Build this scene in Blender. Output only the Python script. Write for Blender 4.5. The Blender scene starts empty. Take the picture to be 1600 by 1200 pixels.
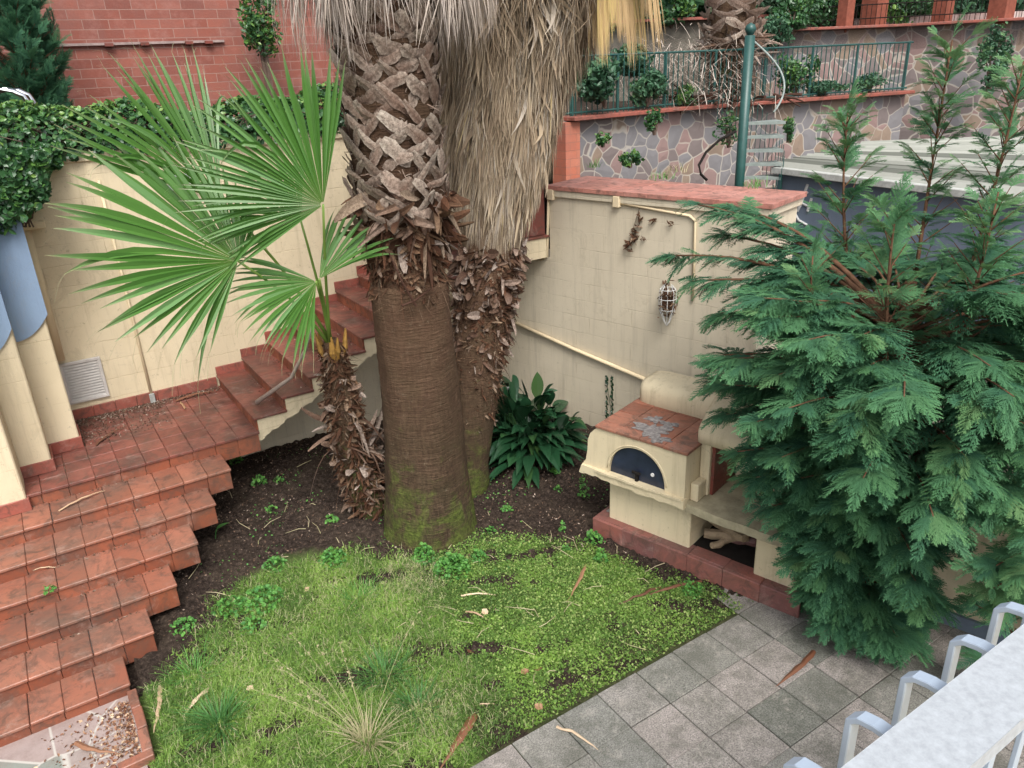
import bpy, math, random
import numpy as np
from mathutils import Vector, Matrix
rng = np.random.default_rng(7)
random.seed(7)
R_ = math.radians
# ------------------------------------------------------------------ camera, sky, sun, exposure
AZ, PITCH, ROLL, FPX, HC = R_(57.5), R_(22.75), R_(-2.5), 1200.0, 4.6
_sa, _ca = math.sin(AZ), math.cos(AZ)
def _w2f(p): return np.array([p[0]*_sa+p[1]*_ca, -p[0]*_ca+p[1]*_sa, p[2]])
_F = np.array([0, math.cos(PITCH), -math.sin(PITCH)]); _U0 = np.array([0, math.sin(PITCH), math.cos(PITCH)]); _R0 = np.array([1., 0, 0])
_R = _R0*math.cos(ROLL)+_U0*math.sin(ROLL); _U = _U0*math.cos(ROLL)-_R0*math.sin(ROLL)
CF, CU, CR = _w2f(_F), _w2f(_U), _w2f(_R)
CAM = np.array([0, 0, HC])
sc = bpy.context.scene
cd = bpy.data.cameras.new('camera'); cam = bpy.data.objects.new('camera', cd); sc.collection.objects.link(cam)
cd.sensor_width = 36; cd.lens = 27.0; cd.clip_start = 0.05; cd.clip_end = 500
cam.matrix_world = Matrix(((CR[0], CU[0], -CF[0], 0), (CR[1], CU[1], -CF[1], 0), (CR[2], CU[2], -CF[2], HC), (0, 0, 0, 1)))
sc.camera = cam
w = bpy.data.worlds.new('World'); sc.world = w; w.use_nodes = True
nt = w.node_tree; bg = nt.nodes['Background']
sky = nt.nodes.new('ShaderNodeTexSky'); sky.sky_type = 'NISHITA'; sky.sun_disc = False
SUN_EL, SUN_ROT = R_(52), R_(200)
sky.sun_elevation = SUN_EL; sky.sun_rotation = SUN_ROT; sky.dust_density = 4.0; sky.air_density = 1.0; sky.ozone_density = 1.0
hs = nt.nodes.new('ShaderNodeHueSaturation'); hs.inputs['Saturation'].default_value = 0.32
nt.links.new(sky.outputs[0], hs.inputs['Color']); nt.links.new(hs.outputs[0], bg.inputs['Color'])
bg.inputs['Strength'].default_value = 0.15
sl = bpy.data.lights.new('sun', 'SUN'); sl.energy = 1.3; sl.angle = R_(25); sl.color = (1.0, 0.96, 0.9)
so = bpy.data.objects.new('sun', sl); sc.collection.objects.link(so)
sdir = Vector((math.sin(SUN_ROT)*math.cos(SUN_EL), math.cos(SUN_ROT)*math.cos(SUN_EL), math.sin(SUN_EL)))
so.rotation_euler = sdir.to_track_quat('Z', 'Y').to_euler()
sc.view_settings.view_transform = 'Standard'; sc.view_settings.look = 'None'; sc.view_settings.exposure = 0.90; sc.view_settings.gamma = 1.0
sc.cycles.max_bounces = 6; sc.cycles.transparent_max_bounces = 8
# ------------------------------------------------------------------ pixel helpers (1600x1200 photo pixels -> metric points)
def ray(u, v): return CF*FPX + CR*(u-800) - CU*(v-600)
def G(u, v, z=0.0):
    r = ray(u, v); t = (z-HC)/r[2]; return CAM + r*t
def PB(u, v, b):
    r = ray(u, v); return CAM + r*(b/r[1])
def PL(u, v, p0, d):
    r = ray(u, v); n = np.array([d[1], -d[0]]); t = (np.array(p0)[:2]@n)/(r[:2]@n); return CAM + r*t
def PD(u, v, D): return CAM + ray(u, v)*(D/FPX)
# ------------------------------------------------------------------ mesh builder
class MB:
    def __init__(s): s.V = []; s.Q = []; s.T = []; s.n = 0; s.ti = []; s.rn = []
    def add(s, v, q=None, t=None, tint=0.0, rnd=0.0):
        v = np.asarray(v, float).reshape(-1, 3); k = len(v)
        if q is not None and len(q): s.Q.append(np.asarray(q, int).reshape(-1, 4)+s.n)
        if t is not None and len(t): s.T.append(np.asarray(t, int).reshape(-1, 3)+s.n)
        s.V.append(v); s.n += k
        s.ti.append(np.broadcast_to(np.asarray(tint, float), (k,)).copy()); s.rn.append(np.broadcast_to(np.asarray(rnd, float), (k,)).copy())
    def box(s, x0, x1, y0, y1, z0, z1, rnd=None, tint=0.0, jit=0.0):
        v = np.array([[x, y, z] for z in (z0, z1) for y in (y0, y1) for x in (x0, x1)], float)
        if jit:
            v[4:, 2] += random.uniform(-jit, jit); v[:, :2] += np.array([random.uniform(-jit, jit), random.uniform(-jit, jit)])
            v[4:, 2] += (v[4:, 0]-v[4:, 0].mean())*random.uniform(-jit, jit)*2
        s.add(v, [[0, 2, 3, 1], [4, 5, 7, 6], [0, 1, 5, 4], [1, 3, 7, 5], [3, 2, 6, 7], [2, 0, 4, 6]], tint=tint, rnd=random.random() if rnd is None else rnd)
    def obox(s, p0, p1, wdt, hgt, up=(0, 0, 1), rnd=None, tint=0.0):
        "box beam from p0 to p1"
        p0 = np.array(p0, float); p1 = np.array(p1, float); d = p1-p0; L = np.linalg.norm(d); d /= L
        sd = np.cross(d, up); sd /= max(1e-9, np.linalg.norm(sd)); u = np.cross(sd, d)
        v = [p+sd*sx*wdt/2+u*sz*hgt/2 for p in (p0, p1) for sx, sz in ((-1, -1), (1, -1), (1, 1), (-1, 1))]
        s.add(v, [[0, 1, 2, 3], [7, 6, 5, 4], [0, 4, 5, 1], [1, 5, 6, 2], [2, 6, 7, 3], [3, 7, 4, 0]], rnd=random.random() if rnd is None else rnd, tint=tint)
    def prism(s, poly, ex, rnd=0.0, tint=0.0):
        "poly: list of 3D points (planar), extruded by vector ex"
        P = np.array(poly, float); n = len(P); c0 = P.mean(0); ex = np.array(ex, float)
        v = np.vstack([P, P+ex]); 
        me = [[i, (i+1) % n, n+(i+1) % n, n+i] for i in range(n)]
        s.add(v, me, rnd=rnd, tint=tint)
        # caps triangulated by ear clipping through mathutils
        from mathutils.geometry import tessellate_polygon
        tr = tessellate_polygon([[Vector(p) for p in P]])
        base = s.n-2*n
        s.T.append(np.array([[a, b, c] for a, b, c in tr])+base); s.T.append(np.array([[c+n, b+n, a+n] for a, b, c in tr])+base)
    def tube(s, pts, r, seg=8, rnd=0.0, tint=0.0, cap=True, flat=None):
        P = np.array(pts, float); n = len(P); rr = np.broadcast_to(np.asarray(r, float), (n,))
        T = np.gradient(P, axis=0); T /= np.linalg.norm(T, axis=1)[:, None]+1e-9
        ref = np.array([0.12, 0.07, 1.0]) if abs(T[0][2]) < 0.9 else np.array([1.0, 0.1, 0])
        A = np.cross(T, ref); A /= np.linalg.norm(A, axis=1)[:, None]+1e-9; B = np.cross(T, A)
        th = np.linspace(0, 2*np.pi, seg, endpoint=False)
        v = P[:, None]+rr[:, None, None]*(np.cos(th)[None, :, None]*A[:, None]+np.sin(th)[None, :, None]*B[:, None]); v = v.reshape(-1, 3)
        q = [[i*seg+j, i*seg+(j+1) % seg, (i+1)*seg+(j+1) % seg, (i+1)*seg+j] for i in range(n-1) for j in range(seg)]
        k = len(v); t = []
        if cap:
            v = np.vstack([v, P[0], P[-1]])
            t = [[k, (j+1) % seg, j] for j in range(seg)]+[[k+1, (n-1)*seg+j, (n-1)*seg+(j+1) % seg] for j in range(seg)]
        s.add(v, q, t, tint=tint, rnd=rnd)
    def lathe(s, prof, c=(0, 0, 0), seg=32, wob=None):
        "prof list (r,z)"
        P = np.array(prof, float); n = len(P); th = np.linspace(0, 2*np.pi, seg, endpoint=False)
        r = P[:, 0][:, None]*np.ones((1, seg))
        if wob is not None: r = r*(1+wob(th[None, :], P[:, 1][:, None]))
        v = np.stack([r*np.cos(th), r*np.sin(th), P[:, 1][:, None]*np.ones((1, seg))], -1).reshape(-1, 3)+np.array(c)
        q = [[i*seg+j, i*seg+(j+1) % seg, (i+1)*seg+(j+1) % seg, (i+1)*seg+j] for i in range(n-1) for j in range(seg)]
        s.add(v, q)
    def ribbons(s, C, W, S, fold=None, N=None, tint=None, rnd=None, edge=0.0):
        "C (n,s,3) centre lines, W (n,s) half widths, S (n,s,3) unit side; fold (n,s) ridge offset along N"
        C = np.asarray(C); n, k = C.shape[:2]; W = np.broadcast_to(W, (n, k))[..., None]
        if fold is None:
            v = np.stack([C-S*W, C+S*W], 2).reshape(-1, 3); m = 2
        else:
            v = np.stack([C-S*W, C+N*np.broadcast_to(fold, (n, k))[..., None], C+S*W], 2).reshape(-1, 3); m = 3
        i = np.arange(n)[:, None, None]*k*m + np.arange(k-1)[None, :, None]*m + np.arange(m-1)[None, None, :]
        i = i.reshape(-1); q = np.stack([i, i+1, i+1+m, i+m], 1)
        ti = 0 if tint is None else np.repeat(np.broadcast_to(tint, (n, k)).reshape(-1), m)
        if edge and m == 3: ti = np.asarray(ti, float).reshape(-1, 3)+np.array([edge, -edge*0.4, edge]); ti = ti.ravel()
        rn = 0 if rnd is None else np.repeat(rnd, k*m)
        s.add(v, q, tint=ti, rnd=rn)
    def scatter(s, tv, tq, tt, M, T, tint, rnd):
        n, k = len(T), len(tv)
        v = np.einsum('nij,kj->nki', M, tv)+T[:, None]
        off = (np.arange(n)*k)[:, None, None]
        q = (np.asarray(tq)[None]+off).reshape(-1, 4) if tq is not None and len(tq) else None
        t = (np.asarray(tt)[None]+off).reshape(-1, 3) if tt is not None and len(tt) else None
        ti = np.broadcast_to(tint, (n, k)).reshape(-1) if np.ndim(tint) else tint
        s.add(v.reshape(-1, 3), q, t, tint=ti, rnd=np.repeat(rnd, k))
    def build(s, name, mat, parent=None, smooth=False, bevel=0.0, origin=None):
        V = np.vstack(s.V)
        me = bpy.data.meshes.new(name)
        off = np.zeros(3)
        if parent is not None and parent.get('_org') is not None: off = np.array(parent['_org'])
        elif origin is not None: off = np.array(origin, float)
        V = V-off
        Q = np.vstack(s.Q) if s.Q else np.zeros((0, 4), int); T = np.vstack(s.T) if s.T else np.zeros((0, 3), int)
        me.vertices.add(len(V)); me.vertices.foreach_set('co', V.astype(np.float32).ravel())
        lo = np.concatenate([Q.ravel(), T.ravel()]); me.loops.add(len(lo)); me.loops.foreach_set('vertex_index', lo.astype(np.int32))
        st = np.concatenate([np.arange(len(Q))*4, len(Q)*4+np.arange(len(T))*3]); me.polygons.add(len(st)); me.polygons.foreach_set('loop_start', st.astype(np.int32))
        me.update(calc_edges=True); me.validate()
        a = me.attributes.new('tint', 'FLOAT', 'POINT'); a.data.foreach_set('value', np.concatenate(s.ti).astype(np.float32))
        a = me.attributes.new('rnd', 'FLOAT', 'POINT'); a.data.foreach_set('value', np.concatenate(s.rn).astype(np.float32))
        me.polygons.foreach_set('use_smooth', np.full(len(st), bool(smooth)))
        me.materials.append(mat)
        o = bpy.data.objects.new(name, me); sc.collection.objects.link(o)
        if parent is not None:
            o.parent = parent
            if parent.get('_sub'): pass
        elif origin is not None: o.location = off
        if bevel:
            b = o.modifiers.new('bevel', 'BEVEL'); b.width = bevel; b.segments = 1; b.limit_method = 'ANGLE'; b.angle_limit = 0.7
        return o
def tag(o, label=None, cat=None, group=None, kind=None):
    if label: o['label'] = label
    if cat: o['category'] = cat
    if group: o['group'] = group
    if kind: o['kind'] = kind
    return o
def thing(name, label, cat, loc=(0, 0, 0), group=None, rot=0.0, local=False):
    "Empty at the thing's base. local=True: parts are modelled in its own frame, else in world coordinates"
    o = bpy.data.objects.new(name, None); sc.collection.objects.link(o); o.location = [float(c) for c in loc]; o.rotation_euler = (0, 0, rot)
    o.empty_display_size = 0.2
    o['_org'] = [0., 0., 0.] if local else [float(c) for c in loc]
    return tag(o, label, cat, group)
def sub(part, parent_thing):
    "let a part carry sub-parts modelled in the same coordinates"
    part['_org'] = list(parent_thing['_org']); return part
# ------------------------------------------------------------------ materials
def srgb(r, g, b):
    f = lambda c: (c/255/12.92) if c/255 <= 0.04045 else ((c/255+0.055)/1.055)**2.4
    return (f(r), f(g), f(b), 1)
class NT:
    def __init__(s, name, rough=0.7, spec=0.3):
        s.m = bpy.data.materials.new(name); s.m.use_nodes = True; s.t = s.m.node_tree; s.b = s.t.nodes['Principled BSDF']
        s.b.inputs['Roughness'].default_value = rough; s.b.inputs['Specular IOR Level'].default_value = spec
        s._co = None
    def n(s, typ, **kw):
        x = s.t.nodes.new(typ)
        for k, v in kw.items():
            if isinstance(v, bpy.types.NodeSocket): s.t.links.new(v, x.inputs[k])
            elif k in x.inputs: x.inputs[k].default_value = v
            else: setattr(x, k, v)
        return x
    def co(s):
        if s._co is None: s._co = s.n('ShaderNodeTexCoord').outputs['Object']
        return s._co
    def mapped(s, scale=(1, 1, 1), rot=(0, 0, 0), loc=(0, 0, 0)):
        x = s.n('ShaderNodeMapping'); s.t.links.new(s.co(), x.inputs['Vector']); x.inputs['Scale'].default_value = scale; x.inputs['Rotation'].default_value = rot; x.inputs['Location'].default_value = loc
        return x.outputs[0]
    def noise(s, scale, detail=4, rough=0.6, vec=None, dist=0.0):
        x = s.n('ShaderNodeTexNoise'); x.inputs['Scale'].default_value = scale; x.inputs['Detail'].default_value = detail; x.inputs['Roughness'].default_value = rough; x.inputs['Distortion'].default_value = dist
        s.t.links.new(vec if vec is not None else s.co(), x.inputs['Vector']); return x.outputs['Fac']
    def ramp(s, fac, stops, interp='LINEAR'):
        x = s.n('ShaderNodeValToRGB'); s.t.links.new(fac, x.inputs[0]); e = x.color_ramp.elements; x.color_ramp.interpolation = interp
        while len(e) < len(stops): e.new(0.5)
        for i, (p, c) in enumerate(stops): e[i].position = p; e[i].color = c if len(c) == 4 else (*c, 1)
        return x.outputs[0]
    def mix(s, fac, a, b, mode='MIX'):
        x = s.n('ShaderNodeMix', data_type='RGBA', blend_type=mode)
        for sk, v in ((x.inputs[0], fac), (x.inputs[6], a), (x.inputs[7], b)):
            if isinstance(v, bpy.types.NodeSocket): s.t.links.new(v, sk)
            else: sk.default_value = v
        return x.outputs[2]
    def math(s, op, a, b=0.0, clamp=False):
        x = s.n('ShaderNodeMath', operation=op, use_clamp=clamp)
        for sk, v in ((x.inputs[0], a), (x.inputs[1], b)):
            if isinstance(v, bpy.types.NodeSocket): s.t.links.new(v, sk)
            else: sk.default_value = v
        return x.outputs[0]
    def attr(s, nm):
        x = s.n('ShaderNodeAttribute'); x.attribute_name = nm; return x.outputs['Fac']
    def sep(s, vec=None):
        x = s.n('ShaderNodeSeparateXYZ'); s.t.links.new(vec if vec is not None else s.co(), x.inputs[0]); return x.outputs
    def bump(s, h, strength=0.4, dist=0.01):
        x = s.n('ShaderNodeBump'); s.t.links.new(h, x.inputs['Height']); x.inputs['Strength'].default_value = strength; x.inputs['Distance'].default_value = dist
        s.t.links.new(x.outputs[0], s.b.inputs['Normal']); return x
    def col(s, c):
        if isinstance(c, bpy.types.NodeSocket): s.t.links.new(c, s.b.inputs['Base Color'])
        else: s.b.inputs['Base Color'].default_value = c
        return s
    def inp(s, k, v):
        if isinstance(v, bpy.types.NodeSocket): s.t.links.new(v, s.b.inputs[k])
        else: s.b.inputs[k].default_value = v
G0, G1 = (0, 0, 0, 1), (1, 1, 1, 1)
def m_tile(name, c1, c2, stain, amt=0.7, rough=0.42):
    m = NT(name, rough, 0.4)
    base = m.ramp(m.attr('rnd'), [(0, c1), (1, c2)])
    n1 = m.noise(2.3, 6, 0.7); f = m.math('MULTIPLY', m.ramp(n1, [(0.42, G0), (0.72, G1)]), amt)
    c = m.mix(f, base, stain)
    n2 = m.noise(38, 4, 0.7); c = m.mix(m.math('MULTIPLY', n2, 0.35), c, (0.9, 0.8, 0.75, 1), 'SOFT_LIGHT')
    n3 = m.noise(7, 5, 0.75, dist=1.0); c = m.mix(m.math('MULTIPLY', m.ramp(n3, [(0.50, G0), (0.64, G1)]), 0.65), c, (0.075, 0.05, 0.038, 1)); n6 = m.noise(2.0, 8, 0.85, dist=0.8); c = m.mix(m.math('MULTIPLY', m.ramp(n6, [(0.50, G0), (0.58, G1)]), 0.38), c, (0.10, 0.065, 0.05, 1)); n4 = m.noise(4.5, 6, 0.8, dist=0.4); c = m.mix(m.math('MULTIPLY', m.ramp(n4, [(0.55, G0), (0.75, G1)]), 0.35), c, (0.50, 0.36, 0.30, 1))
    m.col(c); m.inp('Roughness', m.ramp(n1, [(0.3, (0.3,)*3), (0.7, (0.65,)*3)])); m.bump(n2, 0.25, 0.004); return m.m
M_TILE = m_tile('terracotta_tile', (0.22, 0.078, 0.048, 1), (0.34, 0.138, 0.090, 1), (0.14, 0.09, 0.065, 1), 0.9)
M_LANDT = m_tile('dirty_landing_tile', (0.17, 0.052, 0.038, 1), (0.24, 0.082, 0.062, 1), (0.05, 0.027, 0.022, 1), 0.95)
M_RISER = m_tile('riser_tile', (0.18, 0.054, 0.029, 1), (0.29, 0.095, 0.052, 1), (0.07, 0.034, 0.024, 1), 0.8)  # tread clay again; weaker light on upright faces is put into the colour
M_SKIRT = m_tile('skirting_tile', (0.25, 0.07, 0.05, 1), (0.29, 0.085, 0.062, 1), (0.15, 0.06, 0.045, 1), 0.6)
M_DARKRED = m_tile('dark_red_tile', (0.17, 0.045, 0.035, 1), (0.21, 0.06, 0.045, 1), (0.12, 0.04, 0.035, 1), 0.5)
M_COPE = m_tile('coping_tile', (0.40, 0.165, 0.13, 1), (0.47, 0.21, 0.17, 1), (0.3, 0.2, 0.17, 1), 0.45)
M_PLINTH = m_tile('plinth_tile', (0.17, 0.072, 0.066, 1), (0.26, 0.095, 0.075, 1), (0.12, 0.075, 0.075, 1), 0.6)
def m_stucco(name, col, dark, bw=0.42, bh=0.21, seams=0.5, axis='xz', stain=0.5):
    m = NT(name, 0.85, 0.15)
    big = m.noise(0.9, 5, 0.65); c = m.mix(m.math('MULTIPLY', m.ramp(big, [(0.35, G0), (0.75, G1)]), 0.45), col, dark)
    x, y, z = m.sep(); cb = m.n('ShaderNodeCombineXYZ')
    m.t.links.new(x if axis == 'xz' else y, cb.inputs[0]); m.t.links.new(z, cb.inputs[1])
    wob = m.noise(3, 3); wv = m.n('ShaderNodeVectorMath', operation='ADD'); m.t.links.new(cb.outputs[0], wv.inputs[0])
    sc_ = m.n('ShaderNodeCombineXYZ'); m.t.links.new(m.math('MULTIPLY', wob, 0.03), sc_.inputs[1]); m.t.links.new(m.math('MULTIPLY', wob, 0.03), sc_.inputs[0]); m.t.links.new(sc_.outputs[0], wv.inputs[1])
    br = m.n('ShaderNodeTexBrick'); m.t.links.new(wv.outputs[0], br.inputs['Vector']); br.inputs['Scale'].default_value = 1; br.inputs['Brick Width'].default_value = bw; br.inputs['Row Height'].default_value = bh; br.inputs['Mortar Size'].default_value = 0.006; br.inputs['Mortar Smooth'].default_value = 0.9
    br.inputs['Color1'].default_value = br.inputs['Color2'].default_value = G0; br.inputs['Mortar'].default_value = G1
    brk = m.math('MULTIPLY', br.outputs['Fac'], m.ramp(m.noise(1.7, 3), [(0.40, G0), (0.6, G1)]))
    c = m.mix(m.math('MULTIPLY', brk, 0.45*seams), c, dark)
    # streaks running down
    vn = m.noise(1.0, 5, 0.75, vec=m.mapped((9, 9, 0.6))); c = m.mix(m.math('MULTIPLY', m.ramp(vn, [(0.5, G0), (0.75, G1)]), 0.32*stain), c, tuple(d*0.55 for d in dark[:3])+(1,))
    dm = m.noise(1.6, 8, 0.85, dist=1.5); c = m.mix(m.math('MULTIPLY', m.ramp(dm, [(0.56, G0), (0.60, (0.7,)*3), (0.72, G1)]), 0.22*stain), c, (0.33, 0.28, 0.19, 1))
    sp = m.noise(16, 6, 0.8); c = m.mix(m.math('MULTIPLY', m.ramp(sp, [(0.60, G0), (0.68, G1)]), 0.35*stain), c, (0.2, 0.17, 0.12, 1))
    m.col(c)
    h = m.math('ADD', m.math('MULTIPLY', m.noise(55, 4, 0.7), 0.35), m.math('SUBTRACT', m.math('MULTIPLY', m.noise(5, 4), 0.9), m.math('MULTIPLY', brk, 0.6*seams)))
    m.bump(h, 0.45, 0.012); return m.m
CREAM, CREAMD = (0.67, 0.575, 0.405, 1), (0.48, 0.385, 0.245, 1)
M_CREAM = m_stucco('cream_stucco', CREAM, CREAMD, 1.3, 0.23, 1.1, 'xz', 1.3)
M_CREAM_R = m_stucco('cream_block_stucco', (0.63, 0.56, 0.43, 1), (0.47, 0.405, 0.30, 1), 0.42, 0.22, 1.3, 'xz', 1.2)
M_OVEN = m_stucco('oven_render', (0.66, 0.57, 0.39, 1), (0.50, 0.40, 0.25, 1), 3, 3, 0, 'xz', 1.4)
M_PIPE = m_stucco('cream_paint', (0.72, 0.60, 0.40, 1), (0.50, 0.40, 0.27, 1), 3, 3, 0, 'xz', 0.5)
M_BLUE = m_stucco('blue_stucco', (0.24, 0.33, 0.46, 1), (0.17, 0.22, 0.33, 1), 3, 3, 0.0, 'xz', 0.6)
M_SHEDW = m_stucco('grey_blue_stucco', (0.17, 0.21, 0.27, 1), (0.12, 0.155, 0.20, 1), 3, 3, 0.0, 'xz', 0.4)
def m_simple(name, c, rough=0.6, spec=0.3, nscale=12, var=0.35, bump=0.0, metal=0.0):
    m = NT(name, rough, spec); n = m.noise(nscale, 5, 0.7); d = tuple(x*(1-var) for x in c[:3])+(1,); l = tuple(min(1, x*(1+var*0.5)) for x in c[:3])+(1,)
    m.col(m.ramp(n, [(0.25, d), (0.75, l)])); m.inp('Metallic', metal)
    if bump: m.bump(n, bump, 0.01)
    return m.m
M_DARK = m_simple('near_black', (0.02, 0.017, 0.015, 1), 0.9, 0.1)
M_NAVY = m_simple('navy_painted_metal', (0.022, 0.03, 0.055, 1), 0.35, 0.5, 9, 0.5)
M_GREYM = m_simple('grey_metal', (0.42, 0.42, 0.42, 1), 0.5, 0.4)
M_SLATW = m_simple('off_white_plastic', (0.56, 0.53, 0.50, 1), 0.5, 0.4, 9, 0.2)
M_GREEN = m_simple('green_paint', (0.018, 0.075, 0.066, 1), 0.4, 0.5, 8, 0.3)
M_CHROME = m_simple('chrome', (0.7, 0.72, 0.75, 1), 0.15, 0.5, 8, 0.1, metal=1.0)
M_TREADG = m_simple('weathered_tread', (0.26, 0.30, 0.28, 1), 0.5, 0.3, 9, 0.3)
M_RAIL = m_simple('blue_grey_paint', (0.36, 0.43, 0.52, 1), 0.35, 0.5, 20, 0.08)
M_WHITEP = m_simple('white_spot', (0.7, 0.7, 0.68, 1), 0.5)
M_LOG = m_simple('firewood', (0.33, 0.25, 0.165, 1), 0.85, 0.1, 14, 0.5, 0.6)
M_CEMENT = m_simple('cement', (0.36, 0.36, 0.34, 1), 0.85, 0.15, 9, 0.35, 0.5)
def m_leaf(name, stops_t, stops_r=None, rough=0.5, spec=0.35, trans=0.25, rscale=0.35, mott=None):
    "colour along the leaf from tint, variation from rnd"
    m = NT(name, rough, spec); c = m.ramp(m.attr('tint'), stops_t)
    if stops_r: c = m.mix(rscale, c, m.ramp(m.attr('rnd'), stops_r))
    if mott:
        nn = m.noise(mott, 5, 0.8); c = m.mix(m.math('MULTIPLY', m.ramp(nn, [(0.40, G1), (0.62, G0)]), 0.65), c, (0.05, 0.028, 0.018, 1)); m.bump(nn, 0.8, 0.01)
    m.col(c)
    if trans:
        tr = m.n('ShaderNodeBsdfTranslucent'); m.t.links.new(c, tr.inputs['Color']); mx = m.n('ShaderNodeMixShader'); mx.inputs[0].default_value = trans
        out = m.t.nodes['Material Output']; m.t.links.new(m.b.outputs[0], mx.inputs[1]); m.t.links.new(tr.outputs[0], mx.inputs[2]); m.t.links.new(mx.outputs[0], out.inputs['Surface'])
    return m.m
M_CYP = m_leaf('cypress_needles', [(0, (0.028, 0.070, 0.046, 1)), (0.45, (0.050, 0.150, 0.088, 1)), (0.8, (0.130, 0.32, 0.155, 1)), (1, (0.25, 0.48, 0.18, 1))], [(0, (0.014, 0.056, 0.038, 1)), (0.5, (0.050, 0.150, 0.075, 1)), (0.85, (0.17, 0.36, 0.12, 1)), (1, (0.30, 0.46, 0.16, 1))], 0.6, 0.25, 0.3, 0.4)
M_FAN = m_leaf('palm_fan_green', [(0, (0.16, 0.26, 0.05, 1)), (0.15, (0.085, 0.215, 0.03, 1)), (0.7, (0.12, 0.27, 0.06, 1)), (0.9, (0.28, 0.36, 0.18, 1)), (1, (0.60, 0.48, 0.34, 1))], [(0, (0.035, 0.12, 0.02, 1)), (0.6, (0.10, 0.24, 0.05, 1)), (1, (0.24, 0.42, 0.20, 1))], 0.34, 0.5, 0.4, 0.5)
M_PETI = m_leaf('palm_stalk_green', [(0, (0.16, 0.26, 0.05, 1)), (1, (0.08, 0.15, 0.04, 1))], None, 0.4, 0.5, 0)
M_THATCH = m_leaf('dry_palm_thatch', [(0, (0.20, 0.155, 0.105, 1)), (0.6, (0.36, 0.285, 0.19, 1)), (1, (0.52, 0.43, 0.31, 1))], [(0, (0.07, 0.045, 0.03, 1)), (0.3, (0.22, 0.155, 0.10, 1)), (0.7, (0.40, 0.32, 0.22, 1)), (0.93, (0.40, 0.37, 0.34, 1)), (1, (0.50, 0.38, 0.15, 1))], 0.75, 0.2, 0.1, 0.75)
M_THATCH_G = m_leaf('grey_palm_thatch', [(0, (0.36, 0.31, 0.27, 1)), (1, (0.50, 0.42, 0.36, 1))], [(0, (0.22, 0.17, 0.14, 1)), (0.5, (0.50, 0.43, 0.36, 1)), (1, (0.60, 0.54, 0.50, 1))], 0.75, 0.2, 0.1, 0.7)
M_YFR = m_leaf('yellowing_frond', [(0, (0.42, 0.30, 0.12, 1)), (1, (0.46, 0.34, 0.16, 1))], [(0.6, (0.38, 0.26, 0.15, 1)), (0.85, (0.36, 0.24, 0.12, 1)), (1, (0.46, 0.36, 0.12, 1))], 0.7, 0.2, 0.15, 0.7)
M_BOOT = m_leaf('palm_leaf_base', [(0, (0.13, 0.075, 0.05, 1)), (0.5, (0.30, 0.215, 0.165, 1)), (1, (0.58, 0.50, 0.41, 1))], [(0, (0.15, 0.08, 0.055, 1)), (0.5, (0.33, 0.24, 0.19, 1)), (1, (0.54, 0.47, 0.39, 1))], 0.8, 0.2, 0, 0.5, mott=34)
M_FLAKE = m_leaf('palm_fibre', [(0, (0.05, 0.018, 0.010, 1)), (0.5, (0.13, 0.058, 0.030, 1)), (1, (0.30, 0.20, 0.12, 1))], [(0, (0.028, 0.012, 0.008, 1)), (0.5, (0.12, 0.052, 0.028, 1)), (0.85, (0.24, 0.165, 0.105, 1)), (1, (0.44, 0.35, 0.26, 1))], 0.85, 0.15, 0, 0.7, mott=45)
M_FLAKE_P = m_leaf('pale_palm_fibre', [(0, (0.06, 0.028, 0.018, 1)), (0.4, (0.20, 0.125, 0.085, 1)), (1, (0.46, 0.38, 0.31, 1))], [(0, (0.07, 0.03, 0.02, 1)), (0.5, (0.24, 0.155, 0.11, 1)), (1, (0.58, 0.50, 0.44, 1))], 0.8, 0.2, 0, 0.6, mott=40)
M_ASPI = m_leaf('dark_glossy_leaf', [(0, (0.012, 0.035, 0.012, 1)), (0.5, (0.014, 0.052, 0.022, 1)), (1, (0.022, 0.075, 0.03, 1))], [(0, (0.008, 0.03, 0.013, 1)), (0.9, (0.02, 0.08, 0.035, 1)), (1, (0.07, 0.13, 0.03, 1))], 0.3, 0.6, 0.08, 0.5)
M_IVY = m_leaf('ivy_leaf', [(0, (0.03, 0.09, 0.025, 1)), (1, (0.05, 0.14, 0.035, 1))], [(0, (0.02, 0.06, 0.03, 1)), (0.5, (0.05, 0.14, 0.05, 1)), (0.8, (0.12, 0.26, 0.05, 1)), (1, (0.22, 0.36, 0.08, 1))], 0.35, 0.6, 0.2, 0.75)
M_TWIG = m_simple('bare_twig', (0.13, 0.09, 0.07, 1), 0.8, 0.2)
M_GRASS = m_leaf('lawn_blade', [(0, (0.10, 0.16, 0.035, 1)), (1, (0.22, 0.39, 0.07, 1))], [(0, (0.07, 0.14, 0.035, 1)), (0.4, (0.16, 0.29, 0.06, 1)), (0.85, (0.33, 0.51, 0.10, 1)), (1, (0.56, 0.50, 0.32, 1))], 0.5, 0.3, 0.3, 0.75)
M_TUFT = m_leaf('tuft_blade', [(0, (0.05, 0.10, 0.03, 1)), (1, (0.09, 0.26, 0.06, 1))], [(0, (0.04, 0.15, 0.04, 1)), (1, (0.14, 0.34, 0.09, 1))], 0.45, 0.35, 0.3, 0.6)
M_WEED = m_leaf('weed_leaf', [(0, (0.05, 0.15, 0.03, 1)), (1, (0.13, 0.35, 0.07, 1))], [(0, (0.06, 0.20, 0.06, 1)), (1, (0.20, 0.46, 0.09, 1))], 0.45, 0.35, 0.3, 0.6)
M_STRAW = m_leaf('dry_grass', [(0, (0.30, 0.27, 0.14, 1)), (1, (0.52, 0.44, 0.28, 1))], [(0, (0.22, 0.25, 0.10, 1)), (1, (0.58, 0.50, 0.34, 1))], 0.7, 0.2, 0.15, 0.5)
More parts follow.
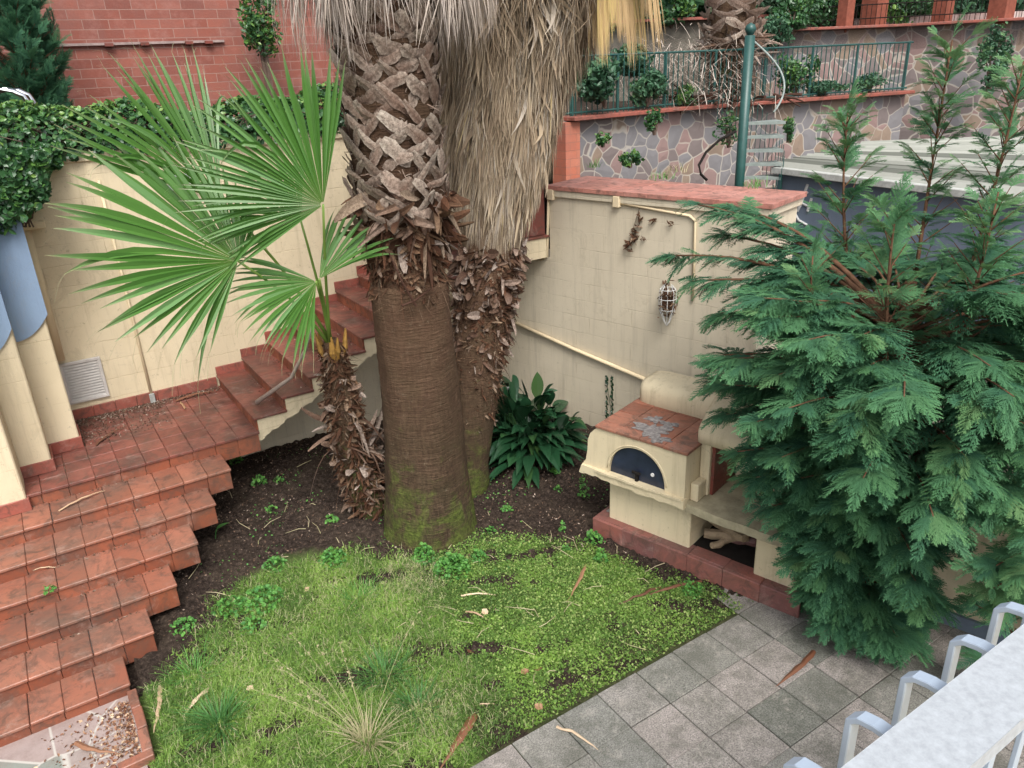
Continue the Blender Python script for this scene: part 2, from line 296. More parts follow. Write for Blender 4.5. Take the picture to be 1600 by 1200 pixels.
M_DEADLEAF = m_leaf('dead_leaf', [(0, (0.22, 0.10, 0.05, 1)), (1, (0.42, 0.28, 0.17, 1))], [(0, (0.07, 0.03, 0.018, 1)), (0.4, (0.20, 0.075, 0.04, 1)), (0.7, (0.36, 0.21, 0.12, 1)), (1, (0.66, 0.52, 0.36, 1))], 0.55, 0.35, 0, 0.88)
M_LITTER = m_leaf('litter_crumbs', [(0, (0.14, 0.085, 0.06, 1)), (1, (0.22, 0.14, 0.10, 1))], [(0, (0.05, 0.03, 0.02, 1)), (0.6, (0.20, 0.13, 0.09, 1)), (1, (0.46, 0.38, 0.32, 1))], 0.8, 0.2, 0, 0.8)
M_BARK = m_simple('conifer_bark', (0.14, 0.075, 0.045, 1), 0.9, 0.1, 18, 0.6, 0.8)
# trunk bark with fine horizontal rings, moss near the ground
def m_trunk():
    m = NT('palm_trunk_bark', 0.9, 0.12)
    x, y, z = m.sep()
    rings = m.noise(1.0, 4, 0.7, vec=m.mapped((5, 5, 70)), dist=0.5); fib = m.noise(1.0, 4, 0.7, vec=m.mapped((42, 42, 5)))
    big = m.noise(3.0, 5, 0.7)
    c = m.ramp(m.math('ADD', m.math('MULTIPLY', rings, 0.36), m.math('ADD', m.math('MULTIPLY', m.noise(30, 6, 0.85), 0.40), m.math('MULTIPLY', fib, 0.24))), [(0.40, (0.018, 0.013, 0.009, 1)), (0.50, (0.060, 0.040, 0.026, 1)), (0.62, (0.135, 0.088, 0.058, 1))])
    c = m.mix(m.math('MULTIPLY', fib, 0.28), c, (0.13, 0.088, 0.056, 1)); c = m.mix(m.math('MULTIPLY', m.ramp(big, [(0.4, G0), (0.7, G1)]), 0.5), c, (0.06, 0.055, 0.03, 1))
    hz = m.n('ShaderNodeMapRange'); m.t.links.new(z, hz.inputs[0]); hz.inputs[1].default_value = 0.0; hz.inputs[2].default_value = 2.6
    c = m.mix(m.ramp(hz.outputs[0], [(0.1, (0, 0, 0)), (0.9, (0.35,)*3)]), c, (0.15, 0.075, 0.046, 1))
    mo = m.ramp(m.math('ADD', m.noise(4.2, 6, 0.75, dist=0.6), m.math('MULTIPLY', hz.outputs[0], -0.52)), [(0.36, G0), (0.56, G1)])
    c = m.mix(m.math('MULTIPLY', mo, 0.8), c, m.ramp(m.noise(30, 4), [(0.3, (0.045, 0.065, 0.015, 1)), (0.7, (0.15, 0.20, 0.04, 1))]))
    li = m.ramp(m.noise(15, 8, 0.9, vec=m.mapped((1, 1, .8))), [(0.58, G0), (0.70, G1)]); c = m.mix(m.math('MULTIPLY', li, 0.55), c, (0.36, 0.31, 0.22, 1))
    m.col(c); m.bump(m.math('ADD', rings, m.math('MULTIPLY', fib, 0.5)), 0.9, 0.03); return m.m
M_TRUNK = m_trunk()
def m_soil():
    m = NT('garden_soil', 0.95, 0.1)
    n1 = m.noise(2.2, 6, 0.7); n2 = m.noise(28, 6, 0.8); n3 = m.noise(120, 3, 0.6)
    c = m.ramp(n2, [(0.36, (0.012, 0.009, 0.008, 1)), (0.52, (0.042, 0.030, 0.024, 1)), (0.68, (0.13, 0.096, 0.076, 1))])
    c = m.mix(m.math('MULTIPLY', m.ramp(n1, [(0.45, G0), (0.7, G1)]), 0.4), c, (0.095, 0.072, 0.05, 1))
    n5 = m.noise(60, 5, 0.8); c = m.mix(m.math('MULTIPLY', m.ramp(n5, [(0.56, G0), (0.66, G1)]), m.math('ADD', m.math('MULTIPLY', n1, 0.9), -0.1)), c, (0.20, 0.15, 0.12, 1)); c = m.mix(m.ramp(n3, [(0.70, G0), (0.74, G1)]), c, (0.40, 0.34, 0.30, 1))
    c = m.mix(m.math('MULTIPLY', m.attr('tint'), 0.75), c, m.ramp(m.noise(70, 5, 0.8), [(0.3, (0.05, 0.09, 0.025, 1)), (0.7, (0.19, 0.30, 0.07, 1))]))
    m.col(c); m.bump(m.math('ADD', n2, m.math('MULTIPLY', n3, 0.3)), 0.9, 0.03); return m.m
M_SOIL = m_soil()
def m_slab():
    m = NT('cement_paving', 0.75, 0.25)
    base = m.ramp(m.attr('rnd'), [(0, (0.20, 0.205, 0.185, 1)), (0.35, (0.31, 0.30, 0.28, 1)), (0.7, (0.37, 0.335, 0.32, 1)), (1, (0.25, 0.252, 0.235, 1))])
    g = m.noise(85, 4, 0.85); c = m.mix(0.85, base, m.ramp(g, [(0.35, (0.10, 0.10, 0.10, 1)), (0.65, (0.75, 0.73, 0.70, 1))]), 'OVERLAY')
    n = m.noise(3.0, 6, 0.75); c = m.mix(m.math('MULTIPLY', m.ramp(n, [(0.42, G0), (0.62, G1)]), 0.6), c, (0.085, 0.088, 0.068, 1))
    s = m.noise(7, 6, 0.8); c = m.mix(m.math('MULTIPLY', m.ramp(s, [(0.55, G0), (0.70, G1)]), 0.5), c, (0.50, 0.45, 0.40, 1)); d = m.noise(22, 6, 0.85); c = m.mix(m.math('MULTIPLY', m.ramp(d, [(0.60, G0), (0.70, G1)]), 0.6), c, (0.05, 0.05, 0.04, 1))
    m.col(c); m.inp('Roughness', m.ramp(n, [(0.3, (0.5,)*3), (0.7, (0.85,)*3)])); m.bump(g, 0.35, 0.004); return m.m
M_SLAB = m_slab()
def m_flag(name, sc_=3.3):
    m = NT(name, 0.8, 0.2)
    wv = m.n('ShaderNodeTexNoise'); wv.inputs['Scale'].default_value = 1.4; m.t.links.new(m.co(), wv.inputs['Vector'])
    ad = m.n('ShaderNodeVectorMath', operation='MULTIPLY_ADD'); m.t.links.new(wv.outputs['Color'], ad.inputs[0]); ad.inputs[1].default_value = (0.35,)*3; m.t.links.new(m.co(), ad.inputs[2])
    v1 = m.n('ShaderNodeTexVoronoi', feature='DISTANCE_TO_EDGE'); v2 = m.n('ShaderNodeTexVoronoi', feature='F1')
    for v in (v1, v2): v.inputs['Scale'].default_value = sc_; v.inputs['Randomness'].default_value = 1.0; m.t.links.new(ad.outputs[0], v.inputs['Vector'])
    sp = m.n('ShaderNodeSeparateColor'); m.t.links.new(v2.outputs['Color'], sp.inputs[0])
    c = m.ramp(sp.outputs[0], [(0.1, (0.19, 0.155, 0.15, 1)), (0.35, (0.29, 0.19, 0.175, 1)), (0.55, (0.21, 0.205, 0.215, 1)), (0.8, (0.28, 0.205, 0.15, 1)), (1, (0.31, 0.29, 0.26, 1))], 'CONSTANT')
    c = m.mix(m.math('MULTIPLY', m.noise(6, 5, 0.7), 0.5), c, (0.15, 0.13, 0.12, 1))
    ed = m.ramp(v1.outputs['Distance'], [(0.02, G1), (0.05, G0)]); ed = m.math('MULTIPLY', ed, m.ramp(m.noise(0.5, 2), [(0.35, (0.5,)*3), (0.6, G1)])); c = m.mix(m.math('MULTIPLY', ed, 0.75), c, (0.46, 0.42, 0.36, 1))
    m.col(c); m.bump(v1.outputs['Distance'], 0.6, 0.05); return m.m
M_FLAG = m_flag('flagstone_cladding')
def m_brick(name, bw, bh, c1, c2, mort, ms, axis='xz'):
    m = NT(name, 0.7, 0.25); x, y, z = m.sep(); cb = m.n('ShaderNodeCombineXYZ'); m.t.links.new(x if axis == 'xz' else y, cb.inputs[0]); m.t.links.new(z, cb.inputs[1])
    br = m.n('ShaderNodeTexBrick'); m.t.links.new(cb.outputs[0], br.inputs['Vector']); br.inputs['Scale'].default_value = 1; br.inputs['Brick Width'].default_value = bw; br.inputs['Row Height'].default_value = bh; br.inputs['Mortar Size'].default_value = ms
    br.inputs['Color1'].default_value = c1; br.inputs['Color2'].default_value = c2; br.inputs['Mortar'].default_value = mort; br.inputs['Bias'].default_value = 0.1
    c = br.outputs['Color']; c = m.mix(m.math('MULTIPLY', m.ramp(m.noise(0.8, 6, 0.75), [(0.4, G0), (0.65, G1)]), 0.55), c, (0.17, 0.10, 0.09, 1))
    c = m.mix(m.math('MULTIPLY', m.ramp(m.noise(3.0, 6, 0.75), [(0.5, G0), (0.65, G1)]), 0.4), c, (0.36, 0.18, 0.15, 1))
    m.col(c); m.bump(m.math('SUBTRACT', m.noise(30, 4), br.outputs['Fac']), 0.4, 0.01); return m.m
M_BRICK = m_brick('red_brick_tiles', 0.36, 0.135, (0.20, 0.062, 0.045, 1), (0.29, 0.098, 0.070, 1), (0.32, 0.19, 0.155, 1), 0.006)
M_PINKP = m_simple('pink_paving', (0.55, 0.42, 0.38, 1), 0.7, 0.2, 4, 0.2)
M_ROOF = m_simple('corrugated_roof', (0.25, 0.26, 0.235, 1), 0.7, 0.3, 3, 0.6, 0.3)
_r = NT('corrugated_roof', 0.7, 0.3); _c = _r.ramp(_r.attr('rnd'), [(0, (0.10, 0.11, 0.095, 1)), (0.35, (0.26, 0.27, 0.24, 1)), (1, (0.38, 0.39, 0.35, 1))]); _r.col(_r.mix(_r.math('MULTIPLY', _r.noise(4, 6, 0.8), 0.6), _c, (0.16, 0.16, 0.13, 1))); M_ROOF = _r.m
M_ROOFW = m_simple('roof_edge', (0.45, 0.46, 0.43, 1), 0.6, 0.3)
M_POST = m_simple('red_brown_wood', (0.26, 0.085, 0.055, 1), 0.7, 0.2, 8, 0.4)
M_MARBLE = m_simple('speckled_marble', (0.36, 0.385, 0.41, 1), 0.45, 0.4, 60, 0.25)
def m_crazy():
    m = NT('crazy_paving', 0.7, 0.25)
    v1 = m.n('ShaderNodeTexVoronoi', feature='DISTANCE_TO_EDGE'); v2 = m.n('ShaderNodeTexVoronoi', feature='F1')
    for v in (v1, v2): v.inputs['Scale'].default_value = 2.6; m.t.links.new(m.co(), v.inputs['Vector'])
    sp = m.n('ShaderNodeSeparateColor'); m.t.links.new(v2.outputs['Color'], sp.inputs[0])
    c = m.ramp(sp.outputs[0], [(0.3, (0.22, 0.24, 0.21, 1)), (0.6, (0.33, 0.26, 0.24, 1))]); c = m.mix(m.math('MULTIPLY', m.ramp(m.noise(6, 6, 0.8), [(0.45, G0), (0.65, G1)]), 0.5), c, (0.22, 0.16, 0.14, 1))
    c = m.mix(m.ramp(v1.outputs['Distance'], [(0.01, G1), (0.03, G0)]), c, (0.45, 0.42, 0.38, 1)); m.col(c); m.bump(m.noise(40, 4), 0.4, 0.006); return m.m
M_CRAZY = m_crazy()
# ------------------------------------------------------------------ generic vegetation helpers
def unit(v): v = np.asarray(v, float); return v/(np.linalg.norm(v, axis=-1, keepdims=True)+1e-9)
def rand_dirs(n, zmin=-1, zmax=1):
    z = rng.uniform(zmin, zmax, n); a = rng.uniform(0, 2*np.pi, n); r = np.sqrt(1-z*z); return np.stack([r*np.cos(a), r*np.sin(a), z], 1)
def leaf_cloud(mb, pts, size, nrm=None, asp=0.6, var=0.4, up=0.5, tintv=None, rndv=None):
    "pointed folded leaves at pts"
    n = len(pts); L = size*(1+rng.uniform(-var, var, n)); N = unit(rand_dirs(n)+(0 if nrm is None else nrm)*1.0+np.array([0, 0, up])); A = unit(np.cross(N, rand_dirs(n))); S = np.cross(N, A)
    t = np.array([0, 0.35, 0.75, 1.0]); wd = np.array([0.05, 0.5, 0.38, 0.0])*asp
    C = pts[:, None]+A[:, None]*(t[None, :, None]-0.5)*L[:, None, None] - N[:, None]*(t**2)[None, :, None]*(L*0.25)[:, None, None]
    mb.ribbons(C, wd[None]*L[:, None], np.repeat(S[:, None], 4, 1), fold=np.repeat((-0.12*L)[:, None]*np.array([0, 1, 1, 0])[None], 1, 0), N=np.repeat(N[:, None], 4, 1), tint=t[None], rnd=rng.random(n) if rndv is None else rndv)
def blades(mb, pts, length, width, lean=0.6, rndv=None, seg=3, dirs=None):
    n = len(pts); L = length*rng.uniform(0.5, 1.3, n); a = rng.uniform(0, 2*np.pi, n); D = np.stack([np.cos(a), np.sin(a), 0*a], 1) if dirs is None else dirs
    ln = lean*rng.uniform(0.2, 1.4, n); t = np.linspace(0, 1, seg+1)
    C = pts[:, None]+(D*(L*ln)[:, None])[:, None]*(t**1.6)[None, :, None]+np.array([0, 0, 1.])*(L[:, None]*(t-0.45*np.minimum(ln, 1.2)[:, None]*t**2))[..., None]
    S = unit(np.cross(D, [0, 0, 1.]))+rand_dirs(n)*0.3; S = unit(S)
    mb.ribbons(C, width*np.array([1.0, 0.9, 0.6, 0.05] if seg == 3 else np.linspace(1, 0.05, seg+1))[None]*np.ones((n, 1)), np.repeat(S[:, None], seg+1, 1), tint=t[None], rnd=rng.random(n) if rndv is None else rndv)
def fbm(x, y, seed=0, oct_=4):
    r = np.random.default_rng(seed); o = 0; amp = 1; f = 1
    for i in range(oct_):
        for k in range(3):
            a = r.uniform(0, 2*np.pi); p = r.uniform(0, 6.28); o = o+amp*np.sin((x*np.cos(a)+y*np.sin(a))*f*2.1+p)/3
        amp *= 0.55; f *= 2.05
    return o
# ------------------------------------------------------------------ terrain
def hgt(a, b):
    "soil height above the paving level"
    st = np.clip((2.1-(a-0.62*(b-5.76)))/1.6, 0, 1)*np.clip((b-5.6)/1.2, 0, 1)*0.10
    md = 0.06*np.exp(-(((a-3.1)**2+(b-6.6)**2)/0.9))
    edge = np.clip((b-3.62)/0.25, 0, 1)
    return (0.012+0.018*fbm(a, b, 3)+0.006*fbm(a*4, b*4, 5))*edge*np.clip((4.75+0.28*(5.3-b)*1.0-a)/0.2+1, 0.3, 1) + st + md
_EDGE = np.array([G(u, v)[:2] for u, v in ((215, 1045), (270, 990), (330, 935), (430, 875), (520, 860), (600, 872), (660, 868), (760, 845), (850, 850), (930, 862), (1000, 890), (1130, 925), (1165, 950))])
def grass_mask(a, b):
    "1 = green lawn, 0 = bare soil"
    # boundary runs from the foot of the stairs past the trunk to the oven
    lim = np.interp(a, _EDGE[:, 0], _EDGE[:, 1])+0.10*fbm(a*1.7, b*1.7, 11)+0.07*fbm(a*6, b*6, 14)
    m = np.clip((lim-b)/0.5+0.5, 0, 1)
    p = fbm(a*2.6, b*2.6, 21); q = fbm(a*7, b*7, 23); m = m*np.clip(1.25+p*0.8+q*0.75, 0.15, 1)
    st_ = np.interp(b, [5.76, 6.12, 6.47, 6.82, 7.2], [-0.09, 0.185, 0.469, 0.755, 1.035]); m = m*np.where(b > 5.75, np.clip((a-st_-0.12+0.1*q)/0.5, 0, 1), 1.0)
    m = m*np.where((b < 3.95+0.1*q) & (a > 1.9), 0.62, 1.0)
    return np.clip(m, 0, 1)
ground = MB(); ground.box(-200, 200, -200, 200, -1.0, -0.05); tag(ground.build('ground', M_SOIL), kind='structure')
nx, ny = 430, 360
xs = np.linspace(-0.55, 7.4, nx); ys = np.linspace(3.4, 9.7, ny); X, Y = np.meshgrid(xs, ys); Zs = hgt(X, Y); _lm = np.abs(fbm(X*11, Y*11, 51, 5))*0.032+np.clip(fbm(X*24, Y*24, 52, 3), 0, 2)*0.020; Zs = Zs+(_lm-0.012)*(1-0.75*grass_mask(X, Y))*np.clip((Y-3.65)/0.2, 0, 1); Zs = np.where((X < -0.02) & (Y > 4.85), -0.03, Zs)
sb = MB(); idx = (np.arange(ny-1)[:, None]*nx+np.arange(nx-1)[None]).ravel()
sb.add(np.stack([X, Y, Zs], -1).reshape(-1, 3), np.stack([idx, idx+1, idx+1+nx, idx+nx], 1), tint=np.clip((grass_mask(X, Y).ravel()-0.45)*1.8, 0, 1))
tag(sb.build('soil', M_SOIL, smooth=True), kind='structure')
# lawn: low ground cover of tiny leaves and blades
def sample_px(n, px_poly, z=0.0):
    pass
gm = MB(); n = 230000
pa = rng.uniform(-0.1, 5.1, n); pb = rng.uniform(3.6, 6.6, n); ok = (rng.random(n) < grass_mask(pa, pb)**1.3) & ~((pa < 0.0) & (pb > 4.95)); 
dO = (pa-4.303)*0.961+(pb-5.323)*0.277; ok &= (dO < 0.0)
ok &= ((pa-3.0)**2+(pb-6.43)**2 > 0.5**2)
pa, pb = pa[ok], pb[ok]; pts = np.stack([pa, pb, hgt(pa, pb)], 1)
lush = np.clip(0.50+0.55*fbm(pa*1.2, pb*1.2, 31)+0.35*fbm(pa*4.5, pb*4.5, 33), 0, 1)
rv = np.clip(lush*0.8+rng.normal(0, 0.20, len(pa)), 0, 0.92); _d = G(650, 905); _d2 = G(680, 1110); rv = np.where(pa > 2.9, rv*0.80, rv); dry = rng.random(len(pa)) < 0.13+0.08*(pa > 2.9)+0.5*np.exp(-((pa-_d[0])**2+(pb-_d[1])**2)/0.10)+0.4*np.exp(-((pa-_d2[0])**2+(pb-_d2[1])**2)/0.05)+0.25*np.clip(fbm(pa*3, pb*3, 77)-0.3, 0, 1); rv[dry] = 1.0
right = pa > 2.5+0.3*fbm(pa, pb, 8)
sel = right | (rng.random(len(pa)) < 0.5)
blades(gm, pts[~sel], 0.075, 0.0026, 0.9, rndv=rv[~sel])
leaf_cloud(gm, pts[sel]+np.stack([0*pts[sel][:, 0], 0*pts[sel][:, 0], rng.uniform(0.004, 0.03, sel.sum())], 1), 0.017, asp=0.75, up=0.8, var=0.6, rndv=rv[sel]*0.9)
tag(gm.build('grass', M_GRASS), 'low green lawn of clover and short grass between the stairs and the grey paving', 'grass', kind='stuff')
# leaf litter and pebbles on the bare soil
lt = MB(); n = 26000; pa = rng.uniform(0.2, 6.2, n); pb = rng.uniform(4.6, 9.2, n); ok = (rng.random(n) > grass_mask(pa, pb)*0.93) & (rng.random(n) < 0.45+0.5*fbm(pa*2, pb*2, 41)); pa, pb = pa[ok], pb[ok]
leaf_cloud(lt, np.stack([pa, pb, hgt(pa, pb)+0.010+0.012*rng.random(len(pa))], 1), 0.017, asp=0.5, up=1.0, var=0.85, rndv=rng.random(len(pa))**1.6)
tag(lt.build('litter', M_LITTER), 'scattered dry leaf crumbs on dark soil', 'leaf litter', kind='stuff')
sm = MB(); n = 2600; pa = rng.uniform(0.3, 6.0, n); pb = rng.uniform(5.0, 9.0, n); ok = (fbm(pa*2.5, pb*2.5, 61) > 0.15) & (((pa-4.303)*0.961+(pb-5.323)*0.277) < -0.05+2.2*(pb > 5.6)); pa, pb = pa[ok], pb[ok]
leaf_cloud(sm, np.stack([pa, pb, hgt(pa, pb)+0.025], 1), 0.020, asp=0.8, up=1.6); tag(sm.build('seedlings', M_WEED), 'tiny green seedlings dotted over the dark soil', 'seedlings', kind='stuff')
sd = MB(); n = 2600; q = rng.random(n); pa = np.concatenate([rng.uniform(0.1, 1.7, n//2), 0.1+rng.random(n-n//2)**1.6*0.9]); pb = np.concatenate([9.58-np.abs(rng.normal(0, 0.10, n//2)), 9.56-rng.random(n-n//2)**1.8*0.8]); leaf_cloud(sd, np.stack([pa, pb, np.full(n, 0.978)], 1), 0.018, asp=0.5, up=1.0, var=0.8, rndv=rng.random(n)**2); tag(sd.build('landing_dirt', M_LITTER), 'dark dirt and leaf crumbs gathered on the stair landing by the wall', 'dirt', kind='stuff')
tw = MB()
for i in range(120):
    a0 = rng.uniform(0.4, 5.6); b0 = rng.uniform(4.4, 8.8) if i % 3 else rng.uniform(3.8, 5.6)
    if (a0-4.303)*0.961+(b0-5.323)*0.277 > -0.1 and b0 < 7: continue
    L_ = rng.uniform(0.03, 0.16); th_ = rng.uniform(0, 3.14); dx, dy = L_*math.cos(th_), L_*math.sin(th_); xm, ym = rng.normal(0, 0.15*L_, 2)
    tw.tube([(a0-dx, b0-dy, float(hgt(a0-dx, b0-dy))+0.022), (a0+xm, b0+ym, float(hgt(a0, b0))+0.034), (a0+dx, b0+dy, float(hgt(a0+dx, b0+dy))+0.022)], [0.004, 0.0035, 0.002], 4, tint=0.8, rnd=rng.random())
tag(tw.build('twigs', M_STRAW), 'small dry twigs and straws strewn over soil and lawn', 'twigs', kind='stuff')
sd = MB(); P_ = []
for k in range(7):
    bk = ([5.764, 6.12, 6.47, 6.82, 7.19, 7.55, 7.95][k]); bk1 = ([6.12, 6.47, 6.82, 7.19, 7.55, 7.95, 9.6][k]); ar_ = [-0.088, 0.185, 0.469, 0.755, 1.035, 1.303, 1.74][k]
    n_ = 170; x_ = ar_-rng.random(n_)*2.2; ok_ = fbm(x_*3, x_*0+k*3.7, 71+k) > -0.05; x_ = x_[ok_]; P_.append(np.stack([x_, np.minimum(bk1-0.006-np.abs(rng.normal(0, 0.022, len(x_))), bk1-0.006), np.full(len(x_), 0.1385*(k+1)+0.006)], 1))
for k in range(6):
    n_ = 60; P_.append(np.stack([1.73+0.335*(k+1)-0.01-np.abs(rng.normal(0, 0.04, n_)), rng.uniform(8.0, 9.5, n_), np.full(n_, 0.97+0.157*(k+1)+0.006)], 1))
P_ = np.vstack(P_[:6]+P_[7:]); leaf_cloud(sd, P_, 0.016, asp=0.5, up=1.2, var=0.8, rndv=rng.random(len(P_))**2.2); tag(sd.build('step_dirt', M_LITTER), 'dark dirt and leaf crumbs caught at the back of the red steps', 'dirt', kind='stuff')
# paving slabs, 0.40 m grid, lawn side at b = 3.57
pv = MB()
for i in range(-8, 22):
    for j in range(-1, 14):
        x0 = 2.94+0.402*(i-5); y1 = 3.572-0.395*j
        if x0 > 8.2 or y1 < -1.6: continue
        if j == -1:
            if x0 < 4.5: continue   # strip beside the oven foot
        pv.box(x0+0.004, x0+0.398, y1-0.391, y1, -0.06, 0.012, jit=0.003)
tag(pv.build('paving', M_SLAB, bevel=0.005), kind='structure')
# small landing of crazy paving at the foot of the stairs
cp = MB(); cp.box(-4, -0.12, 4.9, 5.85, -0.05, 0.02); tag(cp.build('paving_landing', M_CRAZY), kind='structure')
db = MB(); n = 900; q = rng.random(n)**0.5; pa = -0.14-(1-q)*0.9*rng.random(n); pb = rng.uniform(5.03, 5.7, n); leaf_cloud(db, np.stack([pa, pb, np.full(n, 0.028)], 1), 0.022, asp=0.6, up=1.2, var=0.8, rndv=rng.random(n)**1.3); tag(db.build('brick_debris', M_DEADLEAF), 'reddish crumbs and leaf bits inside the brick kerb', 'debris', kind='stuff')
# upper ground levels
up = MB(); up.box(-30, 6.0, 10.0, 60, -0.5, 3.0); tag(up.build('upper_terrain', M_SOIL), kind='structure')
# ------------------------------------------------------------------ main flight of stairs
RISE = 0.1385
BF = [5.764, 6.12, 6.47, 6.82, 7.19, 7.55, 7.95]; AR = [-0.088, 0.185, 0.469, 0.755, 1.035, 1.303, 1.74]
stairs = thing('garden_stairs', 'wide flight of red terracotta tiled steps descending to the lawn on the left', 'stairs', (-0.3, 5.8, 0))
TW = 0.234
for k in range(7):
    z1 = RISE*(k+1); z0 = z1-RISE; ar = AR[k]; b0 = BF[k]; b1 = BF[k+1] if k < 6 else 9.6
    if k < 6:
        t = MB(); x = ar
        while x > -3.6:
            t.box(x-TW+0.003, x, b0-0.022, b1+0.02, z1-0.03, z1, jit=0.0018); x -= TW
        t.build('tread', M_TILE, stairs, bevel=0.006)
    r = MB(); x = ar-0.012
    rb = z0-0.10 if k else -0.02
    while x > -3.6:
        r.box(x-TW+0.003, x, b0, b0+0.03, (rb if x-TW > (AR[k-1] if k else 9)-0.3 else z0-0.02), z1-0.03, jit=0.001); x -= TW
    y = b0+0.031
    while y < b1+0.05 and k < 6:
        r.box(ar-0.045, ar-0.012, y, min(y+TW-0.003, b1+0.06), rb, z1-0.03, jit=0.001); y += TW
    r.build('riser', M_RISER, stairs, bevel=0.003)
core = MB()
for k in range(6): core.box(-3.6, AR[k]-0.05, BF[k]+0.031, BF[k+1]+0.04, (RISE*k-0.10 if k else -0.02), RISE*(k+1)-0.031)
core.box(-3.6, 0.0, 7.0, 9.5, 0.0, 0.5); core.box(-3.6, -0.4, 6.0, 9.5, 0.0, 0.1)
core.build('core', M_CEMENT, stairs)
# landing
ld = MB()
y = 7.928; first = True
while y < 9.58:
    x = 1.74 if True else 0
    y1 = min(y+(0.27 if first else 0.234), 9.6)
    while x > -3.6:
        ld.box(x-TW+0.003, x, y+0.003, y1, 0.94, 0.9695, jit=0.0012); x -= TW
    y = y1; first = False
ld.build('landing', M_LANDT, stairs, bevel=0.004)
lc = MB(); lc.box(-3.6, 1.73, 7.981, 9.59, 0.74, 0.939); lc.build('landing_slab', M_CREAM, stairs)
# ------------------------------------------------------------------ upper flight along the cream wall
WB = 9.6
up_st = thing('upper_stairs', 'narrow flight of red tiled steps climbing along the cream wall behind the palms', 'stairs', (1.8, 8.6, 0.97))
UR, UT = 0.157, 0.335
NU = 10
tp = [1.727+UT*k for k in range(NU+1)]
for k in range(NU):
    z1 = 0.97+UR*(k+1); x0 = tp[k]; x1 = tp[k+1] if k < NU-1 else 5.72
    t = MB()
    for y0, y1 in ((7.95, 8.36), (8.36, 8.77), (8.77, 9.18), (9.18, WB-0.03)): t.box(x0-0.02, x1+0.02, y0+0.002, y1, z1-0.03, z1, jit=0.001)
    t.build('tread', M_LANDT, up_st, bevel=0.005)
    r = MB(); y = 7.975
    while y < WB-0.1:
        r.box(x0, x0+0.02, y+0.002, min(y+0.16, WB-0.03), z1-UR-0.001, z1-0.031); y += 0.162
    r.build('riser', M_RISER, up_st)
    s = MB(); s.box(x0-0.01, min(x1, x0+UT)+0.02, WB-0.028, WB-0.003, z1-0.02, z1+0.10); s.build('skirting', M_SKIRT, up_st, bevel=0.004)
# stringer: cream stepped side with ragged lower paint edge
for (bb0, bb1) in ((7.98, 8.12),):
    poly = [(1.60, 0.93)]
    for k in range(NU):
        z1 = 0.97+UR*(k+1)-0.032; x0 = tp[k]+0.021
        poly += [(x0, z1-UR+0.0), (x0, z1)]
    poly += [(5.70, 0.97+UR*NU-0.032), (5.70, 2.25), (5.0, 2.24)]
    la = PB(345, 712, bb0); lb = PB(590, 505, bb0); sl_ = (lb[2]-la[2])/(lb[0]-la[0])
    xs_ = np.arange(4.9, 1.55, -0.035)
    for x in xs_: poly.append((x, min(2.22, 0.97-0.135+UR/UT*(x-1.73))+0.012*math.sin(x*31)+0.010*math.sin(x*73+1)))
    m = MB(); m.prism([(x, bb0, z) for x, z in poly], (0, bb1-bb0, 0)); m.build('stringer', M_CREAM, up_st)
    # soffit slab behind the stringer
    p2 = [(x, z+0.02) for x, z in [(1.60, la[2]+sl_*(1.6-la[0])), (4.7, la[2]+sl_*(4.7-la[0]))]]
    m = MB(); m.prism([(1.62, 8.121, 0.80), (4.72, 8.121, 2.18), (5.70, 8.121, 2.27), (5.70, 8.121, 2.45), (4.6, 8.121, 2.36), (1.9, 8.121, 0.93), (1.62, 8.121, 0.93)], (0, 1.46, 0)); m.build('soffit', M_CREAM, up_st)
# dark red tiled parapet at the head of the flight
pp = MB()
for i in range(4): pp.box(4.72+0.245*i+0.002, 4.72+0.245*(i+1), 8.0, 8.12, 2.545, 3.18, jit=0.001)
tag(pp.build('parapet', M_DARKRED, bevel=0.004, origin=(5.2, 8.06, 2.54)), 'dark red tiled parapet at the head of the upper steps, behind the hanging fronds', 'parapet')
# ------------------------------------------------------------------ left retaining wall
lw = thing('retaining_wall', 'tall cream stucco wall behind the stairs with hedge growing on its top', 'wall', (2.8, 9.7, 0))
m = MB(); m.box(-3.6, 5.9, WB, WB+0.3, 0.0, 3.80); m.build('wall', M_CREAM, lw)
m = MB(); m.box(-3.6, 5.9, WB-0.03, WB+0.33, 3.802, 3.90); m.build('coping', M_CREAM, lw, bevel=0.01)
m = MB()
x = 1.70
while x > 0.1: m.box(x-0.234+0.003, x, WB-0.028, WB-0.002, 0.968, 1.10); x -= 0.234
m.build('skirting', M_SKIRT, lw, bevel=0.004)
m = MB(); m.box(1.2, 5.75, 9.22, 9.598, -0.1, 0.86); m.box(2.6, 5.75, 9.23, 9.597, 0.86, 1.4); m.build('footing', M_CREAM_R, lw)
